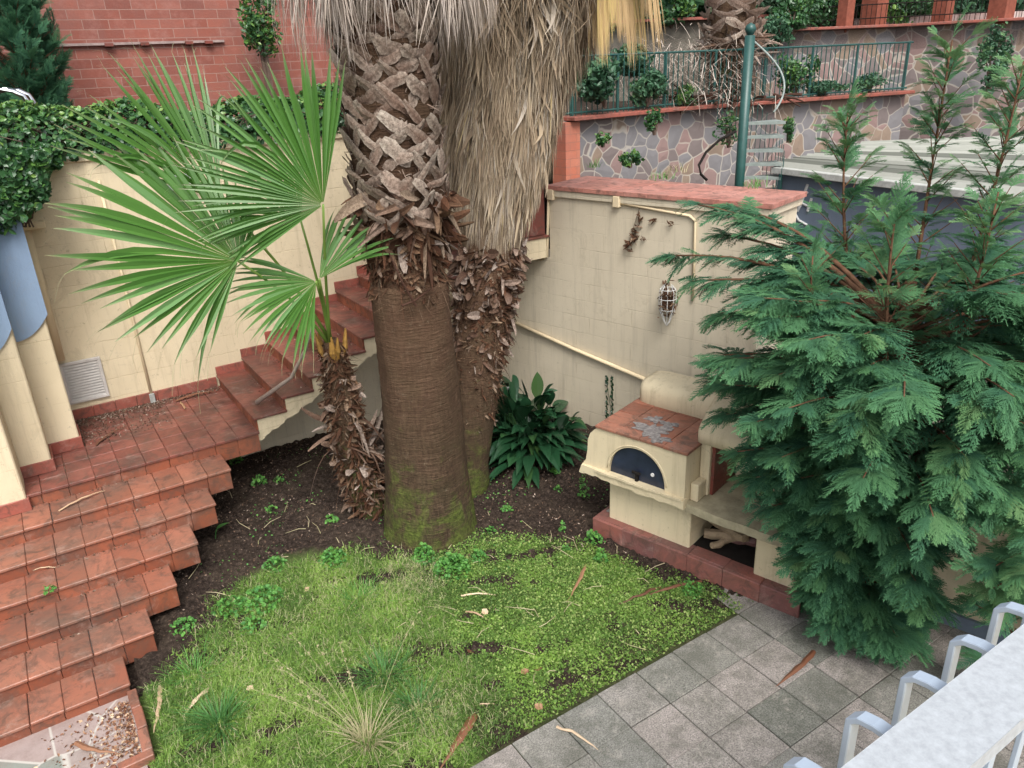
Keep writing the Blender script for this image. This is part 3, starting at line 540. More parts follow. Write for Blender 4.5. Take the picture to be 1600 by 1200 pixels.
# stepped pilasters on the left
pil = thing('stepped_corner', 'stepped cream and blue corner wall standing on the left end of the landing', 'wall', (-0.5, 8.6, 0.83))
for x0, x1, b, zb in ((-0.24, 0.075, 8.76, 0.97), (-0.50, -0.22, 8.35, 0.97), (-3.4, -0.495, 7.90, 0.83)):
    m = MB(); m.box(x0, x1, b, WB-0.004*abs(x0), zb, 3.9); m.build('pilaster', M_CREAM, pil, bevel=0.012)
    m = MB(); m.box(x0+0.002 if x0 > -1 else x0, x1+0.018, b-0.02, b-0.001, zb+0.0005, zb+0.13); m.box(x1+0.001, x1+0.02, b+0.0, b+0.38, zb+0.0005, zb+0.13); m.build('skirting', M_SKIRT, pil, bevel=0.004)
def blue_panel(x0, x1, b, pr, pl, zt=3.9):
    zr = PB(*pr, b)[2]; zl = PB(*pl, b)[2]; n = 12; poly = [(x0, b-0.03, zt), (x1+0.03, b-0.03, zt)]
    for i in range(n+1):
        t = i/n; poly.append((x1+0.03+(x0-x1-0.03)*t, b-0.03, zr+(zl-zr)*(1-(1-t)**2.2)))
    m = MB(); m.prism(poly, (0, 0.0295, 0)); m.prism([(x1+0.001, b, zt), (x1+0.001, b+0.4, zt), (x1+0.001, b+0.4, zr+0.25), (x1+0.001, b, zr)], (0.03, 0, 0)); m.build('blue_band', M_BLUE, pil)
blue_panel(-0.24, 0.075, 8.76, (62, 492), (24, 534)); blue_panel(-0.50, -0.245, 8.35, (9, 514), (-30, 560)); blue_panel(-3.4, -0.52, 7.90, (-60, 540), (-400, 640))
# vent grille in the wall
vg = thing('vent_grille', 'white louvred vent grille low in the cream wall by the stair landing', 'vent', (0.28, WB-0.02, 1.17))
gx0, gx1, gz0, gz1 = 0.075, 0.50, 1.175, 1.67
m = MB(); w_ = 0.035
for a in ((gx0, gx1, gz0, gz0+w_), (gx0, gx1, gz1-w_, gz1), (gx0, gx0+w_, gz0+w_, gz1-w_), (gx1-w_, gx1, gz0+w_, gz1-w_)): m.box(a[0], a[1], WB-0.035, WB-0.001, a[2], a[3])
m.build('frame', M_SLATW, vg, bevel=0.005)
m = MB(); m.box(gx0+w_, gx1-w_, WB-0.008, WB-0.0005, gz0+w_, gz1-w_); m.build('back', M_TWIG, vg)
m = MB(); nsl = 13
for i in range(nsl):
    z = gz0+w_+(gz1-gz0-2*w_)*(i+0.5)/nsl; m.add([(gx0+w_, WB-0.03, z-0.010), (gx1-w_, WB-0.03, z-0.010), (gx1-w_, WB-0.009, z+0.012), (gx0+w_, WB-0.009, z+0.012), (gx0+w_, WB-0.03, z-0.014), (gx1-w_, WB-0.03, z-0.014)], [[0, 1, 2, 3], [4, 5, 1, 0]])
m.build('louvres', M_SLATW, vg)
# pipes on the left wall
dp = thing('drain_pipe', 'thick cream drainpipe in the corner above the vent grille', 'pipe', (0.13, WB-0.06, 1.9))
m = MB(); zt = PB(40, 357, WB-0.06)[2]; zb = PB(97, 562, WB-0.06)[2]; m.tube([(0.13, WB-0.065, zt), (0.12, WB-0.065, (zt+zb)/2), (0.11, WB-0.065, zb)], 0.05, 12); m.build('pipe', M_PIPE, dp, smooth=True)
m = MB(); m.box(-0.02, 0.32, WB-0.14, WB-0.01, zt-0.01, zt+0.06); m.build('hopper', M_PIPE, dp, bevel=0.006)
cpw = thing('conduit_pipe', 'thin cream conduit running down the middle of the stair wall', 'pipe', (0.93, WB-0.03, 0.97))
m = MB(); m.tube([(0.925, WB-0.02, 3.6), (0.93, WB-0.02, 2.2), (0.935, WB-0.02, 1.03)], 0.016, 8); m.build('pipe', M_PIPE, cpw, smooth=True)
m = MB(); m.box(0.905, 0.965, WB-0.06, WB-0.03, 0.971, 1.09); m.build('foot_clamp', M_CEMENT, cpw, bevel=0.006)
pl_ = PB(282, 282, WB-0.1)
wl = thing('wall_lamp', 'grey metal floodlight fixed high on the cream wall behind the palm fans', 'lamp', pl_)
m = MB(); m.box(pl_[0]-0.14, pl_[0]+0.14, WB-0.16, WB-0.05, pl_[2]-0.10, pl_[2]+0.07); m.build('housing', M_GREYM, wl, bevel=0.015)
m = MB(); m.box(pl_[0]-0.05, pl_[0]+0.05, WB-0.049, WB-0.001, pl_[2]-0.04, pl_[2]+0.04); m.build('bracket', M_TWIG, wl, bevel=0.004)
m = MB(); m.box(pl_[0]-0.11, pl_[0]+0.11, WB-0.172, WB-0.1605, pl_[2]-0.075, pl_[2]+0.03); m.build('lens', M_SLATW, wl, bevel=0.004)
# kerb of the little landing
kb = thing('brick_kerb', 'low kerb of red bricks around the small landing at the foot of the stairs', 'kerb', (-0.08, 5.4, 0))
m = MB(); y = 5.02
while y < 5.70: m.box(-0.125, -0.055, y+0.003, min(y+0.24, 5.73), -0.03, 0.085, jit=0.003); y += 0.243
x = -0.055
while x > -1.3: m.box(x-0.24, x-0.003, 4.94, 5.015, -0.03, 0.085, jit=0.003); x -= 0.243
m.build('bricks', M_TILE, kb, bevel=0.006)
# ------------------------------------------------------------------ right garden wall (own frame: x along the wall, y into it)
DW = unit([0.27, -0.963]); NW = np.array([-DW[1], DW[0]]); W0 = np.array([5.75, 7.97]); AW = math.atan2(DW[1], DW[0])
def toW(p): q = np.array(p[:2])-W0; return (q@DW, q@NW, p[2])
rw = thing('block_wall', 'high cream block wall with flat terracotta coping behind the oven', 'wall', (W0[0], W0[1], 0), rot=AW, local=True)
m = MB(); m.box(0, 2.86, 0, 0.78, 0, 3.02); m.build('wall', M_CREAM_R, rw)
m = MB(); m.box(-1.72, -0.001, 0.002, 0.4, 0, 2.235); m.build('wall_below_landing', M_CREAM_R, rw)
m = MB(); m.box(-0.01, 2.90, -0.035, 0.82, 3.021, 3.11); m.build('cornice', M_CREAM_R, rw, bevel=0.01)
m = MB()
for i in range(10):
    for j in range(3): m.box(-0.02+0.295*i+0.001, -0.02+0.295*(i+1), -0.055+0.3*j+0.001, -0.055+0.3*(j+1), 3.1105, 3.165, jit=0.001)
m.build('coping', M_COPE, rw, bevel=0.004)
def wall_tube(pix, r, name, label, off=-0.02, box=None, seg=8):
    P = [PL(u, v, W0+NW*off, DW) for u, v in pix]
    t = thing(name, label, 'pipe', P[0]); m = MB(); m.tube(P, r, seg); m.build('pipe', M_PIPE, t, smooth=True)
    if box:
        for (u, v, sx, sz) in box:
            p = PL(u, v, W0+NW*-0.03, DW); m = MB(); m.obox(p-np.array([0, 0, sz/2]), p+np.array([0, 0, sz/2]), sx, 0.06, up=(NW[0], NW[1], 0)); m.build('junction_box', M_PIPE, t, bevel=0.006)
    return t
wall_tube([(861, 301), (960, 314)], 0.014, 'conduit_pipe', 'short cream conduit between two junction boxes under the block wall coping', box=[(861, 304, 0.10, 0.13), (964, 315, 0.09, 0.13)])
wall_tube([(857, 306), (855, 401), (845, 406)], 0.016, 'conduit_pipe', 'vertical cream conduit at the left end of the block wall beside the red parapet')
wall_tube([(970, 318), (1078, 337), (1086, 345), (1082, 470)], 0.016, 'conduit_pipe', 'cream conduit bending down the block wall towards the conifer')
wall_tube([(965, 310), (1180, 339)], 0.012, 'conduit_pipe', 'topmost thin conduit running just under the block wall coping')
wall_tube([(780, 493), (900, 547), (1030, 602)], 0.026, 'waste_pipe', 'cream pipe sloping down across the lower block wall to the oven', off=-0.035)
# wire basket and dry stems hanging on the wall
pb_ = PL(1043, 470, W0+NW*-0.09, DW)
hb = thing('wire_basket', 'white wire basket of dried brown plant hanging on the block wall', 'basket', pb_)
m = MB()
for k in range(8):
    a = k*math.pi/4; pts = [pb_+np.array([0.10*math.cos(a)*f, 0.10*math.sin(a)*f, z]) for f, z in ((0.5, 0.19), (0.95, 0.12), (1, 0.0), (0.85, -0.12), (0.3, -0.26), (0.05, -0.3))]; m.tube(pts, 0.004, 5)
for z, f in ((0.14, 0.9), (0.03, 1.0), (-0.10, 0.87)):
    m.tube([pb_+np.array([0.10*f*math.cos(a), 0.10*f*math.sin(a), z]) for a in np.linspace(0, 2*math.pi, 17)], 0.004, 5)
m.build('cage', M_WHITEP, hb)
m = MB(); P = pb_+rng.normal(0, 1, (220, 3))*np.array([0.045, 0.045, 0.09]); leaf_cloud(m, P, 0.06, asp=0.35, up=-0.3); m.build('dried_plant', M_FLAKE, hb)
pd_ = PL(990, 355, W0+NW*-0.04, DW)
m = MB(); P = np.array([PL(u, v, W0+NW*-0.035, DW) for u, v in [(998, 335), (1000, 345), (996, 352), (992, 362), (988, 372), (985, 380), (990, 365), (994, 372), (978, 385), (980, 378), (1004, 372), (1020, 345), (1048, 350), (986, 390), (992, 378)]*5])+rng.normal(0, 0.015, (75, 3))
leaf_cloud(m, P, 0.09, asp=0.22, up=-1.5); m.tube([PL(1000, 322, W0+NW*-0.02, DW), pd_, PL(980, 392, W0+NW*-0.02, DW)], 0.003, 4)
tag(m.build('dried_creeper', M_FLAKE, origin=pd_), 'dead creeper stems dangling beneath the conduits on the block wall', 'dead plant')
# ------------------------------------------------------------------ oven and barbecue (own frame: x along the front, y into depth)
DO = unit([0.277, -0.961]); NO = np.array([-DO[1], DO[0]]); O0 = np.array([4.303, 5.323]); AO = math.atan2(DO[1], DO[0])
def toO(u, v, z): p = O0+DO*u+NO*v; return np.array([p[0], p[1], z])
ov = thing('garden_oven', 'cream masonry pizza oven and barbecue on a red tiled plinth by the block wall', 'oven', (O0[0], O0[1], 0), rot=AO, local=True)
m = MB()
for i in range(6): m.box(0.364*i+0.002, 0.364*(i+1), 0, 0.035, -0.04, 0.205, jit=0.003); m.box(0.364*i+0.002, 0.364*(i+1), 0.036, 0.20, 0.17, 0.206, jit=0.002)
for j in range(3): m.box(0.0, 0.03, 0.206+0.3*j, 0.206+0.3*(j+1)-0.003, -0.04, 0.2)
m.build('plinth', M_PLINTH, ov, bevel=0.006)
m = MB(); m.box(0.03, 2.18, 0.20, 1.05, -0.04, 0.19); m.build('plinth_core', M_CEMENT, ov)
m = MB(); m.box(0.13, 1.05, 0.12, 1.0, 0.19, 0.70); m.box(1.70, 2.07, 0.12, 1.0, 0.19, 0.66); m.build('base', M_OVEN, ov, bevel=0.012)
m = MB(); m.box(1.051, 1.699, 0.90, 1.0, 0.19, 0.66); m.box(1.051, 1.699, 0.2, 0.9, 0.19, 0.2); m.build('wood_store', M_DARK, ov)  # back and floor coloured plain near black
def ragged_lip(x0, x1, y, z, amp, seed, th=0.03):
    n = 60; xs = np.linspace(x0, x1, n); f = fbm(xs*7, xs*0+seed, seed); return xs, f*amp
m = MB(); xs, f = ragged_lip(-0.14, 1.045, 0, 0, 0.022, 5)
poly = [(x, -0.03, 0.715+max(-0.03, ff)) for x, ff in zip(xs, f)]+[(1.045, -0.03, 0.80), (-0.11, -0.03, 0.81)]; m.prism(poly, (0, 0.07, 0))
xs, f2 = ragged_lip(0.06, 1.03, 0, 0, 0.012, 9); m.prism([(x, -0.045+ff, 0.79) for x, ff in zip(xs, f2)]+[(1.03, 0.03, 0.79), (0.06, 0.03, 0.79)], (0, 0, 0.022))
m.build('ledge', M_OVEN, ov)
ua, ub, zb, zt = 0.20, 0.83, 0.80, 1.165
arch = [(ub-(ub-ua)*0.5*(1-math.cos(t)), zb+(zt-zb)*math.sin(t)**0.85) for t in np.linspace(0, math.pi, 21)]
outl = [(-0.10, 0.76), (-0.125, 0.80), (-0.075, 0.87), (-0.055, 0.98), (-0.05, 1.10), (-0.02, 1.18), (0.03, 1.235), (0.09, 1.265)]
poly = [(1.035, 0.735), (1.035, 1.265)]+outl[::-1]+[(-0.05, 0.745), (ua, 0.745)]+arch[::-1]+[(ub, 0.745)]
m = MB(); m.prism([(u, 0.0, z) for u, z in poly], (0, 0.07, 0))
m.prism([(u, 0.0701, z) for u, z in [(1.034, 0.735), (1.034, 1.264)]+[(a+0.002, b-0.002) for a, b in outl[::-1]]+[(-0.05, 0.72)]], (0, 0.92, 0)); m.build('oven_chamber', M_OVEN, ov)
dr = MB(); dr.prism([(u*0.985+0.0075, 0.03, z*0.995+0.002) for u, z in arch], (0, 0.03, 0)); door = sub(dr.build('oven_door', M_NAVY, ov), ov)
m = MB(); m.box(0.50, 0.53, 0.0, 0.029, 0.80, 0.90); m.box(0.47, 0.56, -0.012, 0.01, 0.895, 0.92); m.build('handle', M_DARK, door, bevel=0.003)
m = MB(); m.tube([(0.68, 0.029, 0.93), (0.68, 0.020, 0.93)], 0.019, 14); m.build('thermometer', M_WHITEP, door)
m = MB(); m.tube([(u, 0.0, z) for u, z in [(ub+0.018-(ub-ua+0.036)*0.5*(1-math.cos(t)), zb+(zt+0.02-zb)*math.sin(t)**0.85) for t in np.linspace(0.12, math.pi-0.12, 25)]], 0.008, 6); m.build('arch_trim', M_OVEN, ov, smooth=True)
m = MB()
us_ = [0.045, 0.29, 0.545, 0.80, 1.055]
for i in range(4):
    for j, (v0, v1) in enumerate(((-0.02, 0.12), (0.12, 0.40), (0.40, 0.66), (0.66, 0.95))): m.box(us_[i]+0.003, us_[i+1]-0.001, v0+0.003, v1, 1.265, 1.295, jit=0.003)
m.build('top_tiles', M_TILE, ov, bevel=0.004)
m = MB()
for c, r0, sx in (((0.56, 0.20), 0.13, 1.3), ((0.45, 0.42), 0.07, 1.0), ((0.62, 0.40), 0.06, 1.5), ((0.70, 0.08), 0.07, 1.5)):
    t = np.linspace(0, 2*np.pi, 28, endpoint=False); rr = r0*(1+0.30*np.sin(t*3+c[0]*9)+0.22*np.sin(t*7+1)+0.12*np.sin(t*11))
    m.prism([(c[0]+r*sx*math.cos(a), c[1]+r*math.sin(a), 1.2935+r0*0.02) for r, a in zip(rr, t)], (0, 0, 0.005+r0*0.02))
m.build('mortar_patch', m_simple('pale_mortar', (0.27, 0.25, 0.24, 1), 0.8, 0.2, 26, 0.75, 0.7), ov)
def rprism(prof, x0, x1, name, mat, rx=0.06, taper=0.03):
    "prof list (y,z) extruded along x with softened ends"
    m = MB(); P = np.array(prof); c = P.mean(0); k = len(P); rings = []
    for x, sft in ((x0, 0.14), (x0+rx*0.35, 0.05), (x0+rx, 0.0), (x1-rx, 0.0), (x1-rx*0.35, 0.05), (x1, 0.14)):
        Q = c+(P-c)*(1-sft); Q[:, 1] = np.where(P[:, 1] < c[1], P[:, 1], Q[:, 1]); rings.append(np.column_stack([np.full(k, x), Q]))
    V = np.vstack(rings); q = [[i*k+j, i*k+(j+1) % k, (i+1)*k+(j+1) % k, (i+1)*k+j] for i in range(5) for j in range(k)]
    V = np.vstack([V, rings[0].mean(0), rings[-1].mean(0)]); t = [[6*k, (j+1) % k, j] for j in range(k)]+[[6*k+1, 5*k+j, 5*k+(j+1) % k] for j in range(k)]
    m.add(V, q, t); return m.build(name, mat, ov, smooth=True, bevel=0.0)
def prof_round(y0, y1, z0, z1, ry, rz):
    p = [(y0, z0)]+[(y0+ry-ry*math.cos(t), z1-rz+rz*math.sin(t)) for t in np.linspace(0, math.pi/2, 6)]+[(y1-ry*0.6+ry*0.6*math.sin(t), z1-rz+rz*math.cos(t)) for t in np.linspace(0, math.pi/2, 6)]+[(y1, z0)]
    return p
o_ = rprism(prof_round(0.70, 1.16, 1.18, 1.53, 0.13, 0.11), 0.09, 1.75, 'chimney_block', M_OVEN, 0.13)
hood = [(0.22, 1.30), (0.22, 1.40), (0.25, 1.44), (0.50, 1.60), (0.72, 1.70), (0.95, 1.72), (1.05, 1.66), (1.05, 1.30)]
o_ = rprism(hood, 1.0, 2.16, 'hood', M_OVEN, 0.05)
for bx in ((1.042, 1.14, 0.26, 1.0, 0.75, 1.30), (2.0, 2.1, 0.26, 1.0, 0.75, 1.30)): m = MB(); m.box(*bx); m.build('jamb', M_OVEN, ov, bevel=0.008)
m = MB(); m.box(1.04, 1.12, 0.10, 0.259, 0.75, 0.93); m.build('side_stub', M_OVEN, ov, bevel=0.008)
m = MB(); m.box(1.141, 1.999, 0.95, 1.0, 0.75, 1.30); m.build('firebox_back', M_DARK, ov)
for bx in ((1.1405, 1.17, 0.30, 0.94, 0.752, 1.29), (1.97, 1.9995, 0.30, 0.94, 0.752, 1.29)): m = MB(); m.box(*bx); m.build('firebox_brick', M_DARKRED, ov)
m = MB(); xs, f = ragged_lip(1.04, 2.16, 0, 0, 0.014, 13); m.prism([(x, 0.0+ff, 0.665) for x, ff in zip(xs, f)]+[(2.16, 1.0, 0.665), (1.04, 1.0, 0.665)], (0, 0, 0.083)); m.build('counter', m_simple('weathered_counter', (0.42, 0.37, 0.25, 1), 0.85, 0.15, 7, 0.45, 0.4), ov)
for i, (u0, v0, u1, v1, z, r) in enumerate([(1.12, 0.30, 1.50, 0.46, 0.30, 0.05), (1.10, 0.45, 1.52, 0.30, 0.385, 0.045), (1.25, 0.20, 1.40, 0.52, 0.27, 0.035), (1.35, 0.42, 1.66, 0.55, 0.27, 0.05)]):
    p0 = toO(u0, v0, z); p1 = toO(u1, v1, z+0.02); pts = [p0+(p1-p0)*t+rng.normal(0, 0.006, 3) for t in np.linspace(0, 1, 6)]
    m = MB(); m.tube(pts, r*np.array([0.9, 1.05, 0.95, 1.08, 1, 0.85]), 7)
    tag(m.build('firewood_log', M_LOG if i != 3 else M_PLINTH, origin=p0), ['pale split log lying lowest in the wood store under the barbecue', 'pale log laid on top of the firewood under the barbecue', 'short stub of firewood poking out of the wood store', 'dark reddish log at the right of the wood store'][i], 'log', 'firewood in the wood store')
# lower wall right of the oven and the terrace above it
lo = thing('low_garden_wall', 'low cream wall with dark coping behind the conifer on the right', 'wall', (O0[0], O0[1], 0), rot=AO, local=True)
m = MB(); m.box(1.2, 7.5, 0.72, 0.90, 0, 1.22); m.build('wall', M_CREAM, lo)
m = MB(); m.box(1.2, 7.5, 0.69, 0.93, 1.221, 1.27); m.build('coping', M_DARKRED, lo, bevel=0.006)
m = MB(); m.box(2.19, 7.5, 0.69, 0.719, 0.0, 0.14); m.build('skirting', M_SHEDW, lo)
m = MB(); p = MB(); 
v_ = [toO(2.2, 0.931, 0), toO(7.5, 0.931, 0), toO(9, 6.5, 0), toO(3.2, 6.5, 0)]
p.prism([(q[0], q[1], -0.04) for q in v_], (0, 0, 1.22)); tag(p.build('upper_terrace', M_PINKP), kind='structure')
tp_ = toO(3.05, 0.70, 0.82); m = MB(); m.tube([tp_, tp_-np.array([NO[0], NO[1], 0])*0.06], 0.02, 8); m.tube([tp_-np.array([NO[0], NO[1], 0])*0.05, tp_-np.array([NO[0], NO[1], 0])*0.06-np.array([0, 0, 0.05])], 0.012, 6); m.tube([tp_-np.array([NO[0], NO[1], 0])*0.04+np.array([0, 0, 0.0]), tp_-np.array([NO[0], NO[1], 0])*0.04+np.array([0, 0, 0.04])], 0.01, 6)
tag(m.build('wall_tap', M_DARK, origin=tp_), 'small dark tap on the low wall at the far right', 'tap')
# ------------------------------------------------------------------ palms
def boots(mb, cx, cy, z0, z1, r, n_around, dz, rnd_tilt=0.12, W=0.07, span=0.62, lift=0.05):
    "criss-crossing split leaf bases"
    rows = int((z1-z0)/dz); k = 9; s = np.linspace(0, 1, k)
    for i in range(rows):
        for j in range(n_around):
            th0 = (j+0.5*(i % 2))*2*np.pi/n_around+rng.normal(0, 0.06); zc = z0+i*dz+rng.normal(0, 0.015)
            for sgn in (-1, 1):
                L = span*rng.uniform(0.85, 1.15); th = th0+sgn*L*s; drop = rng.uniform(0.11, 0.25)
                z = zc+0.12-drop*s**0.8+0.02*np.sin(s*5+rng.uniform(0, 6))
                rr = r+lift*(1-s)**1.3*rng.uniform(0.5, 1.5)+(0.014 if sgn > 0 else -0.004)+rng.uniform(-0.008, 0.016)
                C = np.stack([cx+rr*np.cos(th), cy+rr*np.sin(th), z], 1)
                T = unit(np.gradient(C, axis=0)); O = unit(np.stack([np.cos(th), np.sin(th), 0*th], 1)); S = unit(np.cross(T, O)*(-sgn)+O*(rng.normal(0.25, 0.22)))
                w = W*np.array([0.55, 0.85, 1, 1.0, 1.0, 1.0, 0.98, 0.95, 0.9])*rng.uniform(0.65, 1.25)*(1+rng.normal(0, 0.10, k))
                mb.ribbons(C[None], w[None], S[None], fold=(0.008*np.ones(k))[None], N=O[None], tint=np.array([1, .9, .7, .6, .5, .45, .35, .25, .15])[None]*rng.uniform(0.6, 1), rnd=np.array([rng.random()]), edge=0.3)
def flakes(mb, cfun, z0, z1, n, r, L, W, out=0.6, down=0.3, curl=0.5, tang=0.6, zdist=None, blunt=True):
    z = rng.uniform(z0, z1, n) if zdist is None else zdist; th = rng.uniform(0, 2*np.pi, n); c = cfun(z); rr = (r(z) if callable(r) else r)*rng.uniform(0.82, 0.98, n)
    O = np.stack([np.cos(th), np.sin(th), 0*th], 1); Tn = np.stack([-np.sin(th), np.cos(th), 0*th], 1)
    P = np.stack([c[:, 0], c[:, 1], z], 1)+O*rr[:, None]
    D = unit(O*out*rng.uniform(0.3, 1.3, (n, 1))+np.array([0, 0, -1])*down*rng.normal(1, 1.0, (n, 1))+Tn*rng.normal(0, tang, (n, 1)))
    l = L*rng.uniform(0.4, 1.4, n); t = np.linspace(0, 1, 6); cu = curl*rng.normal(0.5, 0.7, n)
    C = P[:, None]+D[:, None]*(t[None, :, None]*l[:, None, None])+np.array([0, 0, -1.])*((t**2)[None, :]*(l*cu)[:, None])[..., None]+Tn[:, None]*((t**2)[None]*(l*rng.normal(0, 0.25, n))[:, None])[..., None]
    S = unit(np.cross(D, O+rand_dirs(n)*0.5)); w = W*rng.uniform(0.4, 1.3, n)[:, None]*np.array([0.7, 1, 1.05, 1.0, 0.85, 0.35] if blunt else [0.9, 1, 1, 0.8, 0.5, 0.06])[None]
    mb.ribbons(C, w, np.repeat(S[:, None], 6, 1), fold=w*0.35, N=np.repeat(unit(np.cross(D, S))[:, None], 6, 1), tint=t[None]*rng.uniform(0.4, 1, (n, 1)), rnd=rng.random(n))
def skirt(mb, cfun, rfun, ztop, zlow, n, lmin, lmax, width, ngroup=260, wave=1.0, inner=0.6):
    "dead leaf strips: tufts of narrow strips fanning out of one point and hanging down, in many layers"
    gth = rng.uniform(0, 2*np.pi, ngroup); gz = rng.random(ngroup); grn = rng.random(ngroup); gk = rng.uniform(inner, 1.04, ngroup); gtw = rng.normal(0, 0.10, ngroup)
    g = rng.integers(0, ngroup, n); zl = zlow(gth[g]); ze0 = zl+(ztop-zl)*gz[g]*0.9; L = rng.uniform(lmin, lmax, n); ze = ze0+rng.uniform(-0.05, 0.45, n)*np.minimum(1, gz[g]*3+0.35); zs = ze0+lmax*0.9
    th1 = gth[g]; spread = rng.normal(0, 0.15, n); t = np.linspace(0, 1, 8); Z = zs[:, None]+(ze-zs)[:, None]*t[None]
    R1 = rfun(ze)*gk[g]*rng.uniform(0.93, 1.05, n); R0 = np.minimum(R1*0.8, rfun(zs)*0.8)
    RR = R0[:, None]+(R1-R0)[:, None]*(1-(1-t[None])**1.7)+0.006*wave*np.sin(t[None]*9+rng.uniform(0, 6, (n, 1)))
    thv = th1[:, None]+(spread[:, None]*t[None]**0.8)+gtw[g][:, None]*t[None]+rng.normal(0, 0.05*wave, (n, 1))*t[None]**3
    cc = cfun(Z.ravel()); cx, cy = cc[:, 0].reshape(Z.shape), cc[:, 1].reshape(Z.shape)
    C = np.stack([cx+RR*np.cos(thv), cy+RR*np.sin(thv), Z], -1)
    O = np.stack([np.cos(thv), np.sin(thv), 0*thv], -1); S = unit(np.cross(O, [0, 0, 1.])+O*rng.normal(0, 0.9, (n, 1, 1))+rng.normal(0, 0.15, (n, 1, 3)))
    w = width*rng.uniform(0.35, 1.6, n)[:, None]*np.array([0.8, 1, 1, 1, 0.8, 0.6, 0.35, 0.08])[None]
    mb.ribbons(C, w, S, tint=t[None], rnd=np.clip(grn[g]*0.7+rng.random(n)*0.35-0.03, 0, 1))
# big front palm
T1 = np.array([3.0, 6.43]); c1 = lambda z: np.repeat(T1[None], np.size(z), 0)
palm1 = thing('fan_palm', 'huge front palm with thick smooth brown trunk mossy at its foot', 'palm', (T1[0], T1[1], 0.03))
wob = lambda th, z: 0.025*np.sin(th*3+z*1.3)+0.02*np.sin(th*5-z*2.1)+0.012*np.sin(th*9+z*4)+0.006*np.sin(th*14+z*17)+0.006*np.sin(th*23-z*29)
m = MB(); zz = np.linspace(-0.1, 2.72, 60); pr = [(0.345+0.115*math.exp(-max(0, z-0.25)*0.75)+0.05*math.exp(-max(z, 0)*6)+0.003*math.sin(z*23+math.sin(z*9)*2)+0.002*math.sin(z*61), z) for z in zz]
pr += [(0.36, 2.74), (0.30, 2.76), (0.28, 3.3), (0.38, 3.4), (0.40, 6.0)]
m.lathe(pr, (T1[0], T1[1], 0), 72, wob); tr1 = m.build('trunk', M_TRUNK, palm1, smooth=True)
m = MB(); boots(m, T1[0], T1[1], 3.38, 5.6, 0.375, 7, 0.105, W=0.052, span=0.58, lift=0.06); flakes(m, c1, 3.4, 5.0, 900, 0.40, 0.10, 0.004, out=0.5, down=0.2, tang=1.6, curl=0.3, blunt=False); m.build('leaf_bases', M_BOOT, palm1)
m = MB(); flakes(m, c1, 2.66, 3.5, 1500, lambda z: 0.32+0.06*(z-2.7), 0.11, 0.02, out=0.4, down=0.4, tang=1.5, curl=0.5)
flakes(m, c1, 2.62, 2.95, 260, 0.33, 0.10, 0.045, out=0.2, down=0.9, tang=0.5); flakes(m, c1, 3.1, 3.6, 170, 0.36, 0.26, 0.05, out=0.6, down=0.0, tang=1.4, curl=0.5)
flakes(m, c1, 2.66, 3.5, 900, 0.34, 0.20, 0.0035, out=0.5, down=0.7, tang=1.4, curl=0.8, blunt=False); m.build('fibre', M_FLAKE, palm1)
m = MB(); flakes(m, c1, 2.95, 3.55, 46, 0.38, 0.24, 0.035, out=0.6, down=0.2, tang=1.6, curl=0.5); m.build('split_bases', M_FLAKE_P, palm1)
rf1 = lambda z: 0.62+0.30*np.clip((z-4.45)/0.35, 0, 1)
low1 = lambda th: 4.60+0.10*np.sin(th*5)+0.08*np.sin(th*11+2)
m = MB(); skirt(m, c1, rf1, 5.6, low1, 4200, 0.5, 1.1, 0.0055, 150, 1.6, 0.5)
m.build('dead_fronds', M_THATCH_G, palm1)
# rear palm with the long skirt
pA = np.array([3.62, 6.95, 0.0]); pB_ = PB(764, 430, 7.15); pC = PB(800, 40, 7.55)
def c2(z):
    z = np.atleast_1d(z); x = np.interp(z, [0, pB_[2], pC[2], 7], [pA[0], pB_[0], pC[0], pC[0]+0.2]); y = np.interp(z, [0, pB_[2], pC[2], 7], [pA[1], pB_[1], pC[1], pC[1]+0.1]); return np.stack([x, y], 1)
palm2 = thing('fan_palm', 'rear palm wrapped in a long skirt of hanging dead fronds beside the front palm', 'palm', pA)
m = MB(); zz = np.linspace(-0.1, 5.9, 40); m.tube([(c2(z)[0][0], c2(z)[0][1], z) for z in zz], [0.30 if z > 0.3 else 0.34 for z in zz], 24); m.build('trunk', M_TRUNK, palm2, smooth=True)
m = MB(); flakes(m, c2, 0.95, 2.75, 3000, lambda z: 0.28+0.05*np.clip(z-1.2, 0, 1), 0.085, 0.015, out=0.5, down=0.4, tang=1.3)
flakes(m, c2, 1.0, 2.75, 1500, 0.30, 0.16, 0.003, out=0.5, down=0.7, tang=1.4, curl=0.8, blunt=False); m.build('fibre', M_FLAKE, palm2)
m = MB(); flakes(m, c2, 1.5, 2.75, 260, lambda z: 0.31+0.04*(z-1.6), 0.11, 0.035, out=0.9, down=0.1, tang=1.2, curl=0.6); flakes(m, c2, 2.1, 2.75, 130, 0.35, 0.13, 0.045, out=0.9, down=0.0, tang=0.9, curl=0.5); flakes(m, c2, 0.7, 1.6, 60, 0.29, 0.10, 0.022, out=0.6, down=0.4); m.build('split_bases', M_FLAKE_P, palm2)
rf2 = lambda z: np.interp(z, [2.4, 2.9, 3.4, 4.0, 4.5, 4.9, 5.3, 6.2], [0.26, 0.42, 0.58, 0.70, 0.88, 1.12, 1.35, 1.6])
low2 = lambda th: 2.62+0.16*np.sin(th*2+0.5)+0.16*np.sin(th*7)
m = MB(); m.lathe([(0.30, 2.7), (0.34, 2.95), (0.45, 3.5), (0.54, 4.2), (0.68, 4.8), (0.88, 5.3), (1.1, 6.0)], (0, 0, 0), 40, lambda th, z: 0.06*np.sin(th*9+z*2)+0.05*np.sin(th*17))
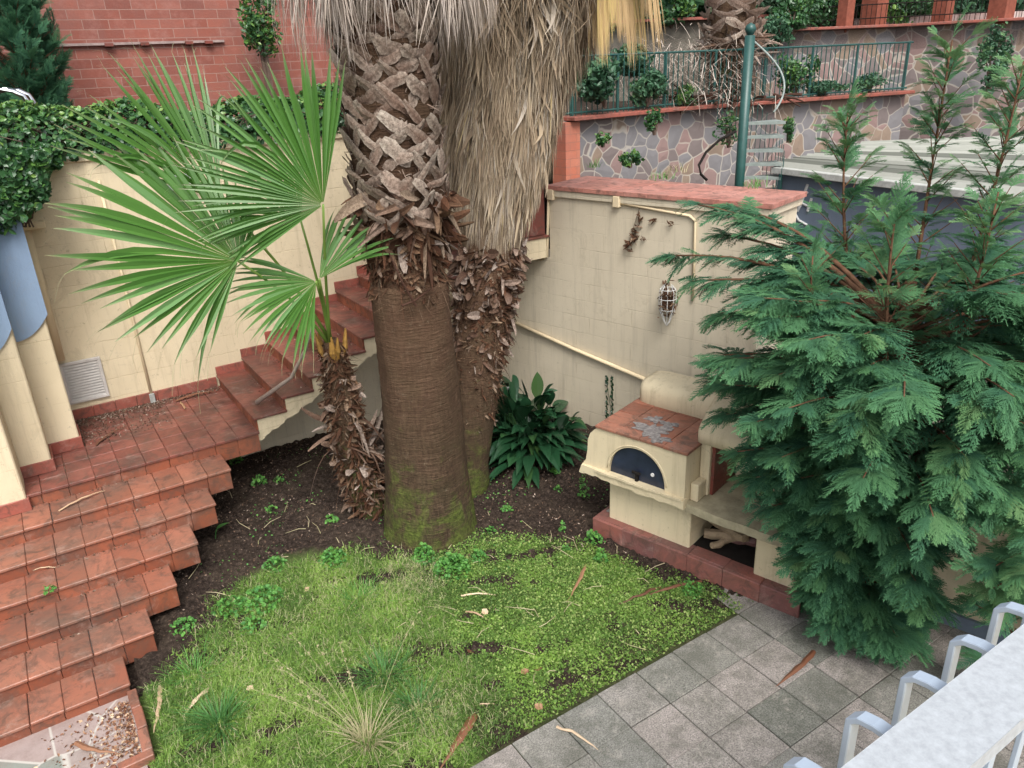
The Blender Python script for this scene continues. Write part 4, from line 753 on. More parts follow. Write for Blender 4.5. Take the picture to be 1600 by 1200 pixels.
V = m.V[0]; cc = c2(V[:, 2]); V[:, 0] += cc[:, 0]; V[:, 1] += cc[:, 1]; m.rn[0][:] = 0.1; m.build('inner_thatch', M_THATCH, palm2, smooth=True)  # closed core, coloured dark to stand in for shade between frond layers
m = MB(); skirt(m, c2, rf2, 6.2, low2, 26000, 0.4, 1.1, 0.0055, 620, 1.3, 0.72); skirt(m, c2, rf2, 6.0, low2, 1500, 0.35, 0.8, 0.019, 380, 1.8, 0.85); m.build('dead_fronds', M_THATCH, palm2)
m = MB(); nn = 420; uu = rng.uniform(925, 1035, nn); gp = (uu//14); ve = 20+95*np.abs(np.sin(gp*2.3+1))*rng.uniform(0.4, 1.0, nn); C = []
for i in range(nn):
    Dp = 7.7+0.25*math.sin(gp[i])
    a_ = PD(900+(uu[i]-900)*0.80, -120, Dp); e_ = PD(uu[i]+rng.normal(0, 4), ve[i], Dp-0.1); tt = np.linspace(0, 1, 6)[:, None]; C.append(a_+(e_-a_)*tt+np.array([0, 0, 0.10])*np.sin(tt*math.pi))
C = np.array(C); m.ribbons(C, 0.0065*np.array([1, 1, 1, .8, .5, .1])[None]*rng.uniform(0.5, 1.4, (nn, 1)), np.repeat(unit(np.array([CR]*nn)+rng.normal(0, .4, (nn, 3)))[:, None], 6, 1), tint=0.6, rnd=np.where(np.sin(gp*1.7) > 0.2, 1.0, 0.8)*rng.uniform(0.8, 1, nn)); m.build('yellowing_fronds', M_YFR, palm2)
# young palm with green fans
pS0 = np.array([2.60, 7.05, 0.05]); pS1 = PB(519, 538, 6.95)
def c3(z):
    z = np.atleast_1d(z); t = z/pS1[2]; return np.stack([pS0[0]+(pS1[0]-pS0[0])*t-0.05*np.sin(t*3), pS0[1]+(pS1[1]-pS0[1])*t], 1)
palm3 = thing('young_fan_palm', 'young palm with open green fans and shaggy grey trunk left of the big trunk', 'palm', pS0)
m = MB(); zz = np.linspace(-0.05, pS1[2]+0.05, 20); m.tube([(c3(z)[0][0], c3(z)[0][1], z) for z in zz], np.interp(zz, [0, 0.5, 1.5, 2.2], [0.15, 0.19, 0.14, 0.07]), 14); m.build('trunk', M_TRUNK, palm3, smooth=True)
rr3 = lambda z: np.interp(z, [0, 0.5, 1.5, 2.3], [0.17, 0.20, 0.14, 0.06])
m = MB(); flakes(m, c3, 0.15, pS1[2], 1300, rr3, 0.09, 0.018, out=0.6, down=0.1, tang=1.1); flakes(m, c3, 0.3, pS1[2], 700, rr3, 0.15, 0.003, out=0.6, down=0.3, tang=1.2, curl=0.8, blunt=False); m.build('fibre', M_FLAKE, palm3)
m = MB(); flakes(m, c3, 0.2, 0.95, 95, rr3, 0.13, 0.045, out=0.8, down=-0.5, tang=0.5, curl=0.6, blunt=True); flakes(m, c3, 0.9, 1.3, 40, rr3, 0.28, 0.026, out=1.0, down=-0.2, tang=0.7, curl=1.1, blunt=True); flakes(m, c3, 1.3, 1.8, 60, rr3, 0.12, 0.028, out=0.8, down=-0.3, tang=0.7, curl=0.6, blunt=True); m.build('split_bases', M_FLAKE_P, palm3)
def fan(parent, hub, axis, normal, R, span, nseg, droop=0.25, join=0.64, seed=0, rot=0.0, tipc=0.15, short=0.22):
    r = np.random.default_rng(seed); axis = unit(axis); normal = unit(normal-axis*np.dot(normal, axis)); side = np.cross(normal, axis); k = 10
    t = np.array([0.02, 0.15, 0.3, 0.45, 0.6, 0.72, 0.82, 0.9, 0.96, 1.0]); ang = np.linspace(-span/2, span/2, nseg)+r.normal(0, 0.012, nseg); an2 = ang+rot
    d = np.cos(an2)[:, None]*axis+np.sin(an2)[:, None]*side; Ls = R*(1-short*np.clip(np.abs(an2)/2.0, 0, 1.3)**1.6)*r.uniform(0.92, 1.05, nseg)
    # arc of costa: segments in the middle leave from further out; outer ones bow back
    bow = -0.10*R*np.sin(np.abs(ang)/(span/2)*1.5)
    C = np.array(hub)[None, None]+d[:, None]*(t[None, :, None]*Ls[:, None, None])+normal[None, None]*((t**1.5)[None]*(bow[:, None]+0.03*R*r.normal(0, 1, (nseg, 1))))[..., None]
    dr = droop*r.uniform(0.5, 1.5, nseg); dr = np.where(r.random(nseg) < 0.14, dr+r.uniform(0.15, 0.5, nseg), dr); Ls = Ls*np.where(r.random(nseg) < 0.08, 0.8, 1.0); C = C+np.array([0, 0, -1.])*((np.clip(t-0.35, 0, 1)**2.2)[None]*(dr*Ls)[:, None]*2.2)[..., None]
    C = C+(np.cross(d, normal)*r.normal(0, 0.10, (nseg, 1)))[:, None]*((t**3)[None]*Ls[:, None]*tipc*2)[..., None]
    T = unit(np.gradient(C, axis=1)); S = unit(np.cross(np.repeat(normal[None, None], nseg, 0), T))
    dth = span/nseg; w = np.where(t < join, t*dth*0.56, join*dth*0.56*np.clip((1-t)/(1-join), 0.03, 1)**0.8)
    w = w[None]*Ls[:, None]; N = unit(np.cross(T, S))
    m = MB(); m.ribbons(C, w, S, fold=w*0.75, N=-N, tint=t[None]**1.3, rnd=np.clip(0.45+r.normal(0, 0.30, nseg), 0, 1))
    # fine threads at the tips
    E = np.vstack([C[:, -1], C[:, -2]]); T = np.vstack([T, T]); n2 = nseg*2; D2 = unit(T[:, -1]+r.normal(0, 0.25, (n2, 3))); tt = np.linspace(0, 1, 5); Cf = E[:, None]+D2[:, None]*(tt[None, :, None]*0.12*R)+np.array([0, 0, -1.])*(tt**2*0.06*R)[None, :, None]
    m.ribbons(Cf, 0.0013*np.ones((1, 5)), np.repeat(unit(np.cross(D2, [0.3, 0.2, 1]))[:, None], 5, 1), tint=1.0, rnd=r.random(n2))
    return m
view = lambda p: unit(CAM-np.array(p))
def add_fan(hub_px, b, axis_px, R, span, nseg, tilt, droop, seed, rot=0.0, short=0.22, root=None, pw=0.013):
    hub = PB(*hub_px, b); tip = PB(*axis_px, b); ax = unit(tip-hub); nrm = unit(view(hub)+np.array(tilt))
    R = R if R else np.linalg.norm(tip-hub)
    m = fan(palm3, hub, ax, nrm, R, span, nseg, droop, seed=seed, rot=rot, short=short); blade = m.build('fan_leaf', M_FAN, palm3)
    base = np.array(pS1)+np.array([random.uniform(-.03, .03), random.uniform(-.03, .03), -0.05]) if root is None else root
    mid = (base+hub)/2+np.array([0, 0, 0.12]); pts = [base, base*0.6+mid*0.4+np.array([0, 0, 0.03]), mid, mid*0.45+hub*0.55+np.array([0, 0, 0.01]), hub]
    m = MB(); m.tube(pts, np.array([1.7, 1.3, 1.0, 0.9, 0.75])*pw, 8, tint=np.linspace(0, 1, 5)[0]); m.build('stalk', M_PETI, palm3, smooth=True)
add_fan((505, 320), 6.15, (445, 120), 1.22, R_(138), 44, (0, 0, 0.15), 0.06, 1, rot=R_(43), short=0.22)
add_fan((372, 408), 6.5, (200, 335), 1.40, R_(200), 46, (0.1, 0, 0.5), 0.06, 2, rot=R_(-12), short=0.70)
add_fan((499, 436), 6.4, (565, 335), 0.80, R_(62), 16, (-0.6, 0.2, 0.3), 0.10, 3)
add_fan((494, 440), 6.45, (400, 462), 0.76, R_(110), 26, (0.1, 0, 0.6), 0.12, 4, rot=R_(10))
add_fan((345, 312), 6.9, (240, 165), 1.30, R_(80), 28, (0.5, 0.2, 0.1), 0.05, 5)
add_fan((470, 345), 6.8, (400, 250), 0.80, R_(90), 18, (0.3, 0, 0.3), 0.22, 6)
m = MB()
for i in range(9):
    a = rng.uniform(0, 6.28); p0 = pS1+np.array([0.05*math.cos(a), 0.05*math.sin(a), -0.16]); m.tube([p0, p0+np.array([0.07*math.cos(a), 0.07*math.sin(a), 0.12]), p0+np.array([0.10*math.cos(a), 0.10*math.sin(a), 0.22+0.1*rng.random()])], [0.035, 0.028, 0.008], 6)
m.build('leaf_sheath', m_simple('yellow_sheath', (0.36, 0.20, 0.05, 1), 0.6, 0.3, 14, 0.6), palm3)
# dry stalk leaning on the steps
q = [PB(488, 508, 7.4), PB(478, 545, 7.6), PB(455, 590, 7.9), PB(402, 631, 8.3)]; q[3][2] = 1.16
m = MB(); m.tube(q, [0.014, 0.017, 0.02, 0.03], 8); tag(m.build('dead_stalk', m_simple('grey_stalk', (0.42, 0.34, 0.29, 1), 0.7, 0.2, 20, 0.3), origin=q[3], smooth=True), 'long grey dead palm stalk arching over the upper red steps', 'dead stalk')
# ------------------------------------------------------------------ conifer
def spray_template(seed, nb=13, L=1.0, droop=0.25):
    r = np.random.default_rng(seed); V = []; Q = []; T = []; ti = []
    def rib(p0, d, l, w, nrm, t0, t1, seg=3, dr=0.0):
        d = unit(d); s = unit(np.cross(nrm, d)); k = len(V); tt = np.linspace(0, 1, seg+1)
        for i, t in enumerate(tt):
            c = p0+d*l*t+np.array([0, 0, -dr*l*t*t]); ww = w*(1-0.85*t)+0.001
            V.append(c-s*ww); V.append(c+s*ww); ti.extend([t0+(t1-t0)*t]*2)
        for i in range(seg): Q.append([k+2*i, k+2*i+1, k+2*i+3, k+2*i+2])
        return lambda t: p0+d*l*t+np.array([0, 0, -dr*l*t*t])
    nrm = np.array([0, 0, 1.0]); main = rib(np.zeros(3), np.array([1., 0, 0.06]), L, 0.018, nrm, 0.1, 0.9, 6, droop)
    for i in range(nb):
        t = 0.10+0.86*i/nb
        for sg in (-1, 1):
            p = main(t+r.uniform(-0.02, 0.02)); a = sg*(0.85-0.3*t+r.normal(0, 0.08)); l = L*(0.46*(1-t)**0.75+0.09)*r.uniform(0.8, 1.15)
            d = np.array([math.cos(a), math.sin(a), r.normal(0.02, 0.08)]); f = rib(p, d, l, 0.017, nrm, 0.2+0.3*t, 0.75+0.25*t, 3, 0.35)
            ns = max(3, int(l/0.055))
            for j in range(ns):
                tj = (j+0.7)/(ns+0.4)
                for s2 in (-1, 1):
                    pj = f(tj); a2 = a+s2*r.uniform(0.5, 0.8); lj = 0.115*(1-0.45*tj)*r.uniform(0.8, 1.2); k = len(V)
                    dj = np.array([math.cos(a2), math.sin(a2), r.normal(-0.25, 0.15)]); sj = unit(np.cross(nrm, dj))*0.016
                    V.extend([pj-sj, pj+sj, pj+dj*lj]); ti.extend([0.25+0.3*tj+0.2*t, 0.25+0.3*tj+0.2*t, 0.7+0.2*tj+0.15*t]); T.append([k, k+1, k+2])
    return np.array(V), np.array(Q), np.array(T), np.array(ti)
SPR = [spray_template(s, nb_, 1.0, d) for s, nb_, d in ((1, 12, 0.2), (2, 10, 0.4), (3, 13, 0.55), (4, 9, 0.3), (5, 11, 0.7))]
def sprays(mb, P, D, up, size, rnd):
    "P positions, D forward directions, up approximate normals"
    n = len(P); D = unit(D); N = unit(up-D*(up*D).sum(1, keepdims=True)); S = np.cross(N, D); pick = rng.integers(0, 5, n)
    for k in range(5):
        s = pick == k
        if not s.any(): continue
        V, Q, T, ti = SPR[k]; M = np.stack([D[s], S[s]*rng.uniform(0.6, 1.1, (s.sum(), 1)), N[s]], -1)*size[s][:, None, None]
        mb.scatter(V, Q, T, M, P[s], np.broadcast_to(ti[None]*0.9, (s.sum(), len(V))), rnd[s])
TC = np.array([5.42, 2.95])
cy = thing('conifer_tree', 'large bushy blue-green conifer covering the right side of the oven', 'tree', (TC[0], TC[1], 0))
bark = MB(); crown = MB(); allP = []; allD = []; allS = []; allR = []
def limb(p0, p1, r0, nsp, sz, rise=0.25, cover=0.65, lush=0.4):
    p0 = np.array(p0, float); p1 = np.array(p1, float); L = np.linalg.norm(p1-p0); n = 8; t = np.linspace(0, 1, n)
    C = p0+(p1-p0)*t[:, None]; C[:, 2] += rise*L*np.sin(t*math.pi)*0.45; bark.tube(C[::1], r0*(1-0.85*t)+0.002, 5)
    f = lambda tt: np.stack([np.interp(tt, t, C[:, i]) for i in range(3)], 1)
    tt = np.sort(1-cover*rng.random(nsp)**1.2); P = f(tt); Tn = unit(f(np.minimum(tt+0.05, 1.001))-f(tt-0.05)); sd = np.where(np.arange(nsp) % 2 == 0, 1, -1)[:, None]
    Sd = unit(np.cross(Tn, [0, 0, 1.0])); mixa = rng.uniform(0.25, 1.2, (nsp, 1)); D = unit(Tn+Sd*sd*mixa+np.array([0, 0, 1.])*rng.normal(-0.02, 0.22, (nsp, 1)))
    D[-1] = Tn[-1]; P[-1] = f([0.97])[0]
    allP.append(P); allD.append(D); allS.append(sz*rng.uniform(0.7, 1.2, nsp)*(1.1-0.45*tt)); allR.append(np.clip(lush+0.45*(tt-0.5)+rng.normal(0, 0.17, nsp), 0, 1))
def trunk_pt(z, ph=0): return np.array([TC[0]+0.05*math.sin(z*2), TC[1]+0.04*math.cos(z*2), z])
bark.tube([trunk_pt(z) for z in np.linspace(-0.1, 3.0, 14)], np.linspace(0.11, 0.04, 14), 10)
# leaders
leads = [((1488, 62), 5.9), ((1600, 95), 5.6), ((1325, 175), 6.2), ((1400, 330), 5.2), ((1560, 300), 5.0), ((1270, 400), 5.6)]
for i, ((u, v), D) in enumerate(leads):
    top = PD(u, v, D); z0 = 0.9+0.25*(i % 4); base = trunk_pt(z0); n = 12; t = np.linspace(0, 1, n); k = 0.75
    C = base+(top-base)*t[:, None]; C[:, :2] = base[:2]+(top[:2]-base[:2])*(1-(1-t[:, None])**1.9); bark.tube(C, 0.026*(1-0.9*t)+0.003, 6)
    L = top[2]-z0; nb = int(26*L)
    for j in range(nb):
        tz = 0.12+0.86*(j/nb); p = np.array([np.interp(tz, t, C[:, c]) for c in range(3)]); a = j*2.4+i; ln = (0.52*(1-tz)**0.8+0.07)*rng.uniform(0.7, 1.2)
        if p[2] > 3.0: ln = (0.10+0.42*(1-tz)**0.55)*rng.uniform(0.7, 1.3)
        if rng.random() < (0.4 if p[2] < 3.0 else 0.42): continue
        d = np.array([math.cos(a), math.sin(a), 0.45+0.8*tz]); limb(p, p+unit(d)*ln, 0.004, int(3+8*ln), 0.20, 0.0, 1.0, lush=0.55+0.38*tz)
    allP.append(C[-3:]); allD.append(np.repeat(np.array([[0.1, 0, 1.0]]), 3, 0)); allS.append(np.array([.3, .28, .25])); allR.append(np.array([.7, .7, .8]))
# silhouette limbs: targets on the outline of the crown (photo pixel, depth)
outl_ = [((1012, 388), 6.9), ((1045, 430), 6.7), ((1085, 480), 6.6), ((1090, 545), 6.5), ((1095, 590), 6.4), ((1092, 640), 6.25), ((1110, 700), 6.2), ((1140, 745), 6.1), ((1165, 790), 6.15), ((1205, 825), 6.1), ((1225, 880), 6.1), ((1255, 935), 6.1), ((1290, 985), 6.1), ((1345, 1005), 6.0), ((1400, 1010), 6.0), ((1465, 985), 6.1), ((1432, 930), 6.2), ((1480, 868), 6.0), ((1525, 835), 6.0), ((1470, 790), 6.0), ((1450, 725), 5.9), ((1560, 700), 5.6), ((1620, 670), 5.4), ((1100, 350), 6.8), ((1130, 395), 6.8), ((1050, 300), 7.0), ((1110, 300), 6.9)]
for (u, v), D in outl_:
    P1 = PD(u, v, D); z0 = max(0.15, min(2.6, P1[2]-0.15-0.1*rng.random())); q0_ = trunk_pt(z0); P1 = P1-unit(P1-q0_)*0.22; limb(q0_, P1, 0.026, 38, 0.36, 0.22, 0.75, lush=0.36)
# body of the crown
for i in range(290):
    z = 0.15+2.85*rng.random()**0.85; a = rng.uniform(0, 2*math.pi)
    Rm = np.interp(z, [0, 0.5, 1.2, 2.0, 2.8, 3.4], [0.55, 0.80, 1.15, 1.45, 1.25, 0.85])*rng.uniform(0.7, 1.05)
    d = np.array([math.cos(a), math.sin(a)]); P1 = np.array([TC[0]+d[0]*Rm, TC[1]+d[1]*Rm, z+rng.uniform(-0.05, 0.25)])
    q_ = P1[:2]-O0; vv = q_@NO
    if vv > 0.66 and P1[2] < 1.4: continue
    if d@np.array([0.84, -0.54]) > 0.1 and z < 1.9: continue
    if d@np.array([-0.84, 0.54]) > 0.3 and z < 1.9: P1[:2] = TC+d*Rm*0.72
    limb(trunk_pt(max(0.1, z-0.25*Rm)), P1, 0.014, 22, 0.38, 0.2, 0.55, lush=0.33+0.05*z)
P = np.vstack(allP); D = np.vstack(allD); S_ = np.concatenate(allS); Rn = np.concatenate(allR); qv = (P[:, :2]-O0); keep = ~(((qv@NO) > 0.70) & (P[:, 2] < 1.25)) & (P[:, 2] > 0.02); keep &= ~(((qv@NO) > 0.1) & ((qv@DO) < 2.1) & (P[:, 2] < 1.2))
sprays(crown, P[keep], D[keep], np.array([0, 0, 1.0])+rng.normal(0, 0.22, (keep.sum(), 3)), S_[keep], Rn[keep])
bark.build('trunk', M_BARK, cy, smooth=True); crown.build('crown', M_CYP, cy); NSPR = int(keep.sum())
# second conifer just beyond the right edge
pr_ = PD(1690, 800, 5.2); c2t = thing('conifer_tree', 'second conifer whose lower sprays enter at the right edge above the railing', 'tree', (pr_[0], pr_[1], 0))
bark = MB(); crown = MB(); allP = []; allD = []; allS = []; allR = []
bark.tube([(pr_[0], pr_[1], z) for z in np.linspace(0, 2.2, 6)], np.linspace(0.07, 0.02, 6), 8)
for (u, v), D in [((1558, 785), 5.0), ((1575, 815), 5.0), ((1545, 890), 4.9), ((1550, 920), 5.0), ((1590, 760), 4.9), ((1560, 950), 5.0), ((1600, 900), 4.7), ((1620, 840), 4.6)]:
    P1 = PD(u, v, D); limb((pr_[0], pr_[1], max(0.1, P1[2]-0.1)), P1, 0.012, 22, 0.28, 0.15, 0.7, lush=0.6)
for i in range(50):
    z = rng.uniform(0.2, 2.4); a = rng.uniform(0, 6.28); Rm = 0.55*(1-z/3); limb((pr_[0], pr_[1], z), (pr_[0]+Rm*math.cos(a), pr_[1]+Rm*math.sin(a), z+0.2), 0.01, 12, 0.28)
P = np.vstack(allP); D = np.vstack(allD); sprays(crown, P, D, np.array([0, 0, 1.0])+rng.normal(0, 0.22, (len(P), 3)), np.concatenate(allS), np.concatenate(allR))
bark.build('trunk', M_BARK, c2t, smooth=True); crown.build('crown', M_CYP, c2t)
# ------------------------------------------------------------------ aspidistra clump and small plants
ac = np.array([4.93, 7.28, 0.02]); asp = thing('broadleaf_clump', 'clump of broad dark glossy leaves against the foot of the block wall', 'plant', ac)
def broad_leaf(mb, n, c, rad, L, W, zlo=0.25, zhi=1.3, wall=True, lean=1.0):
    a = rng.uniform(0, 2*np.pi, n); e = rng.uniform(zlo, zhi, n); D = np.stack([np.cos(a), np.sin(a), 0*a], 1)
    if wall: bad = D[:, 0]*NW[0]+D[:, 1]*NW[1] > 0.35; D[bad] -= 2*(D[bad, :2]@NW)[:, None]*np.array([[NW[0], NW[1], 0]])*rng.uniform(0.3, 1.0, (bad.sum(), 1)); D = unit(D)
    p = c+np.stack([np.cos(a), np.sin(a), 0*a], 1)*rng.uniform(0, rad, (n, 1)); l = L*rng.uniform(0.75, 1.2, n); st = l*rng.uniform(0.3, 0.9, n)
    t = np.linspace(0, 1, 8); X = lean*l*np.cos(e); Zc = l*np.sin(e)
    B = p+D*(st*np.cos(e)*0.5)[:, None]+np.array([0, 0, 1.])*(st*np.sin(e)*1.1+0.05)[:, None]
    C = B[:, None]+D[:, None]*((t+0.25*t*t)[None]*X[:, None])[..., None]+np.array([0, 0, 1.])*((t-(0.75*np.cos(e)+0.1)[:, None]*t*t)*Zc[:, None]-(0.22*l*np.cos(e))[:, None]*t*t)[..., None]
    S = unit(np.cross(D, [0, 0, 1.])+rng.normal(0, 0.25, (n, 3))); w = W*np.array([0.05, 0.55, 0.9, 1, 0.92, 0.7, 0.38, 0.02])[None]*rng.uniform(0.8, 1.15, (n, 1))
    N = unit(np.cross(unit(np.gradient(C, axis=1)), S[:, None])); mb.ribbons(C, w, np.repeat(S[:, None], 8, 1), fold=w*-0.25*np.sign(N[..., 2]), N=N, tint=t[None], rnd=rng.random(n))
    for i in range(n): mb.tube([p[i], (p[i]+B[i])/2+np.array([0, 0, 0.02]), B[i]], 0.005, 4, tint=0.3)
m = MB(); broad_leaf(m, 190, ac, 0.46, 0.42, 0.080, 0.35, 1.30); broad_leaf(m, 70, ac+np.array([-0.05, 0.1, 0.22]), 0.36, 0.42, 0.080, 0.9, 1.45); broad_leaf(m, 24, ac+np.array([-0.3, -0.3, 0]), 0.2, 0.36, 0.055, 0.1, 0.6); m.build('leaves', M_ASPI, asp)
def small_weed(px, r, h, n, name='weed_plant', label='', group='weeds on the soil and lawn edge', size=0.03, z=0.0, on=None):
    p = G(*px, z) if on is None else on; p = np.array([p[0], p[1], hgt(p[0], p[1]) if (on is None and z == 0.0) else p[2]])
    m = MB(); a = rng.uniform(0, 6.28, n); q = np.sqrt(rng.random(n))*r; P = p+np.stack([q*np.cos(a), q*np.sin(a), h*1.35*(1-(q/r)**2)*rng.uniform(0.3, 1.1, n)+0.015], 1)
    leaf_cloud(m, P, size, asp=0.85, up=1.2); k = max(4, n//12)
    for i in rng.choice(n, k): m.tube([p+(P[i]-p)*np.array([.2, .2, 0]), P[i]], 0.0015, 3, tint=0.1)
    tag(m.build(name, M_WEED, origin=p), label, 'weed', group)
weeds = [((522, 884), 0.15, 0.10, 220, 'rounded green weed at the lawn edge left of the big trunk', .034), ((664, 878), 0.13, 0.11, 200, 'bushy weed touching the foot of the big trunk on its left', .032), ((708, 898), 0.19, 0.13, 420, 'largest leafy weed just in front of the big trunk', .034), ((748, 880), 0.09, 0.08, 90, 'small weed at the right foot of the big trunk', .03),
 ((432, 895), 0.12, 0.07, 110, 'spreading weed on the soil halfway between stairs and trunk', .032), ((410, 945), 0.22, 0.08, 300, 'wide patch of light green weed on the left lawn edge', .034), ((362, 960), 0.16, 0.07, 150, 'bluish green weed patch nearest the end of the fifth step', .034), ((395, 985), 0.13, 0.06, 110, 'low weed below the wide light green patch', .03),
 ((408, 772), 0.10, 0.08, 60, 'weed on dark soil closest to the upper stair support', .034), ((438, 768), 0.06, 0.05, 26, 'tiny weed right of the one beside the stair support', .03), ((428, 814), 0.07, 0.05, 34, 'small sprout in the middle of the dark soil', .03), ((520, 826), 0.08, 0.06, 50, 'weed sprouting between the young palm and the big trunk foot', .03), ((372, 735), 0.08, 0.12, 70, 'leafy weed growing beside the top red step', .034),
 ((928, 850), 0.09, 0.10, 90, 'weed standing at the left corner of the oven plinth', .034), ((938, 880), 0.07, 0.10, 70, 'weed just below the one at the plinth corner', .034), ((884, 865), 0.06, 0.04, 30, 'small weed on the lawn edge left of the oven plinth', .026), ((866, 740), 0.07, 0.07, 44, 'weed on the soil below the broad dark leaves', .032), ((872, 768), 0.05, 0.05, 24, 'tiny weed lowest below the broad dark leaves', .028), ((792, 803), 0.07, 0.05, 40, 'small weed on soil to the right of the big trunk', .028), ((768, 838), 0.05, 0.05, 28, 'tiny weed at the lawn edge right of the trunk foot', .028), ((912, 780), 0.07, 0.28, 70, 'tall thin weed beside the oven base', .03), ((880, 832), 0.04, 0.10, 24, 'upright sprig between trunk and oven plinth', .034), ((288, 990), 0.12, 0.06, 90, 'weed patch beside the end of the second step', .03), ((1080, 925), 0.13, 0.06, 110, 'weed patch on the lawn corner by the plinth', .03)]
for px, r, h, n, lab, s_ in weeds: small_weed(px, r, h, n, label=lab, size=s_)
small_weed((79, 925), 0.05, 0.06, 26, label='little weed growing from a joint of the red steps', z=RISE*4, size=0.03, group='weeds rooted in the masonry')
small_weed((29, 1002), 0.03, 0.03, 12, label='tiniest weed in the riser joint near the left edge', z=RISE*2, size=0.02, group='weeds rooted in the masonry')
small_weed((30, 775), 0.05, 0.05, 30, label='weed at the corner between pilaster and steps', z=RISE*6, size=0.025, group='weeds rooted in the masonry')
small_weed((530, 500), 0.05, 0.03, 26, label='small green rosette on an upper red step', z=0.97+UR*4, size=0.03, group='weeds rooted in the masonry')
for (u, v), lab in (((928, 262), 'spiky weed tuft on the left end of the block wall coping'), ((1178, 292), 'weed tuft near the right end of the block wall coping'), ((1035, 280), 'weed spilling over the middle of the block wall coping'), ((1060, 268), 'wispy pink weed on the back edge of the block wall coping')):
    p = G(u, v, 3.165); m = MB(); n = 34; blades(m, p+np.concatenate([rng.normal(0, 0.06, (n, 2)), np.zeros((n, 1))], 1), 0.14, 0.004, 0.8); tag(m.build('weed_tuft', M_STRAW if 'pink' in lab else M_WEED, origin=p), lab, 'weed', 'weeds rooted in the masonry')
# ivy sprig on the wall, single bright leaf
m = MB(); P = [];
for k in range(26):
    for s_ in (-1, 1): P.append(PL(951+s_*4+(k % 3), 588+2.6*k, W0+NW*-0.02, DW))
leaf_cloud(m, np.array(P), 0.035, nrm=np.array([-NW[0], -NW[1], 0])*2, asp=0.8, up=0); m.tube([P[-1], P[0]], 0.003, 4); tag(m.build('climbing_sprig', M_ASPI, origin=P[-1]), 'thin ivy sprig climbing the block wall beside the dark clump', 'ivy')
p = G(340, 856); p[2] = hgt(p[0], p[1])+0.05; m = MB(); broad_leaf(m, 1, p-np.array([0, 0, .05]), 0.0, 0.15, 0.045, 0.5, 0.6, wall=False); tag(m.build('leaf_sprout', M_WEED, origin=p), 'single broad bright green leaf on the soil by the stairs', 'plant')
# grass tufts
def tuft(px, n, L, w_, mat, lab, lean=0.8, rad=0.06, stalks=None, group='grass tufts in the lawn'):
    p = G(*px); p[2] = hgt(p[0], p[1]); t = thing('grass_tuft', lab, 'grass tuft', p, group)
    m = MB(); q = p+np.concatenate([rng.normal(0, rad, (n, 2)), np.zeros((n, 1))], 1); D = unit(np.concatenate([q[:, :2]-p[:2]+rng.normal(0, 0.02, (n, 2)), np.zeros((n, 1))], 1)); blades(m, q, L, w_, lean, dirs=D); m.build('blades', mat, t)
    if stalks:
        m = MB()
        for (u, v), h in stalks:
            e = G(u, v, h); mid = (p+e)/2+np.array([0, 0, h*0.35]); tt = np.linspace(0, 1, 9)[:, None]; C = p*(1-tt)**2+2*mid*tt*(1-tt)+e*tt**2; m.tube(C, np.linspace(0.0025, 0.0012, 9), 4, tint=0.8)
            P = C[-3:].repeat(7, 0)+rng.normal(0, 0.008, (21, 3)); leaf_cloud(m, P, 0.018, asp=0.4, rndv=np.full(21, 0.9))
        m.build('seed_stalks', M_STRAW, t)
tuft((575, 1165), 120, 0.24, 0.0035, M_STRAW, 'big dry grass tuft with arching straw seed stalks at the bottom', 1.0, 0.05, [((388, 1075), 0.35), ((415, 1020), 0.45), ((455, 990), 0.5), ((495, 1010), 0.55), ((530, 1005), 0.6), ((545, 1050), 0.5), ((655, 955), 0.55), ((440, 1045), 0.4), ((425, 1085), 0.3), ((470, 1085), 0.4)])
tuft((345, 1140), 170, 0.26, 0.0038, M_TUFT, 'dense dark green grass tuft left of the dry one', 1.0, 0.05)
tuft((600, 1060), 160, 0.20, 0.0035, M_TUFT, 'green grass tuft in the middle of the lawn above the dry one', 1.0, 0.08)
tuft((655, 1110), 90, 0.18, 0.0035, M_TUFT, 'thin green tuft between the paving edge and the dry one', 1.0, 0.08)
tuft((305, 1060), 120, 0.16, 0.0035, M_WEED, 'bright green tuft beside the small brick kerb', 0.9, 0.09)
tuft((560, 940), 120, 0.13, 0.0035, M_WEED, 'short bright tuft in the upper middle of the lawn', 0.9, 0.1)
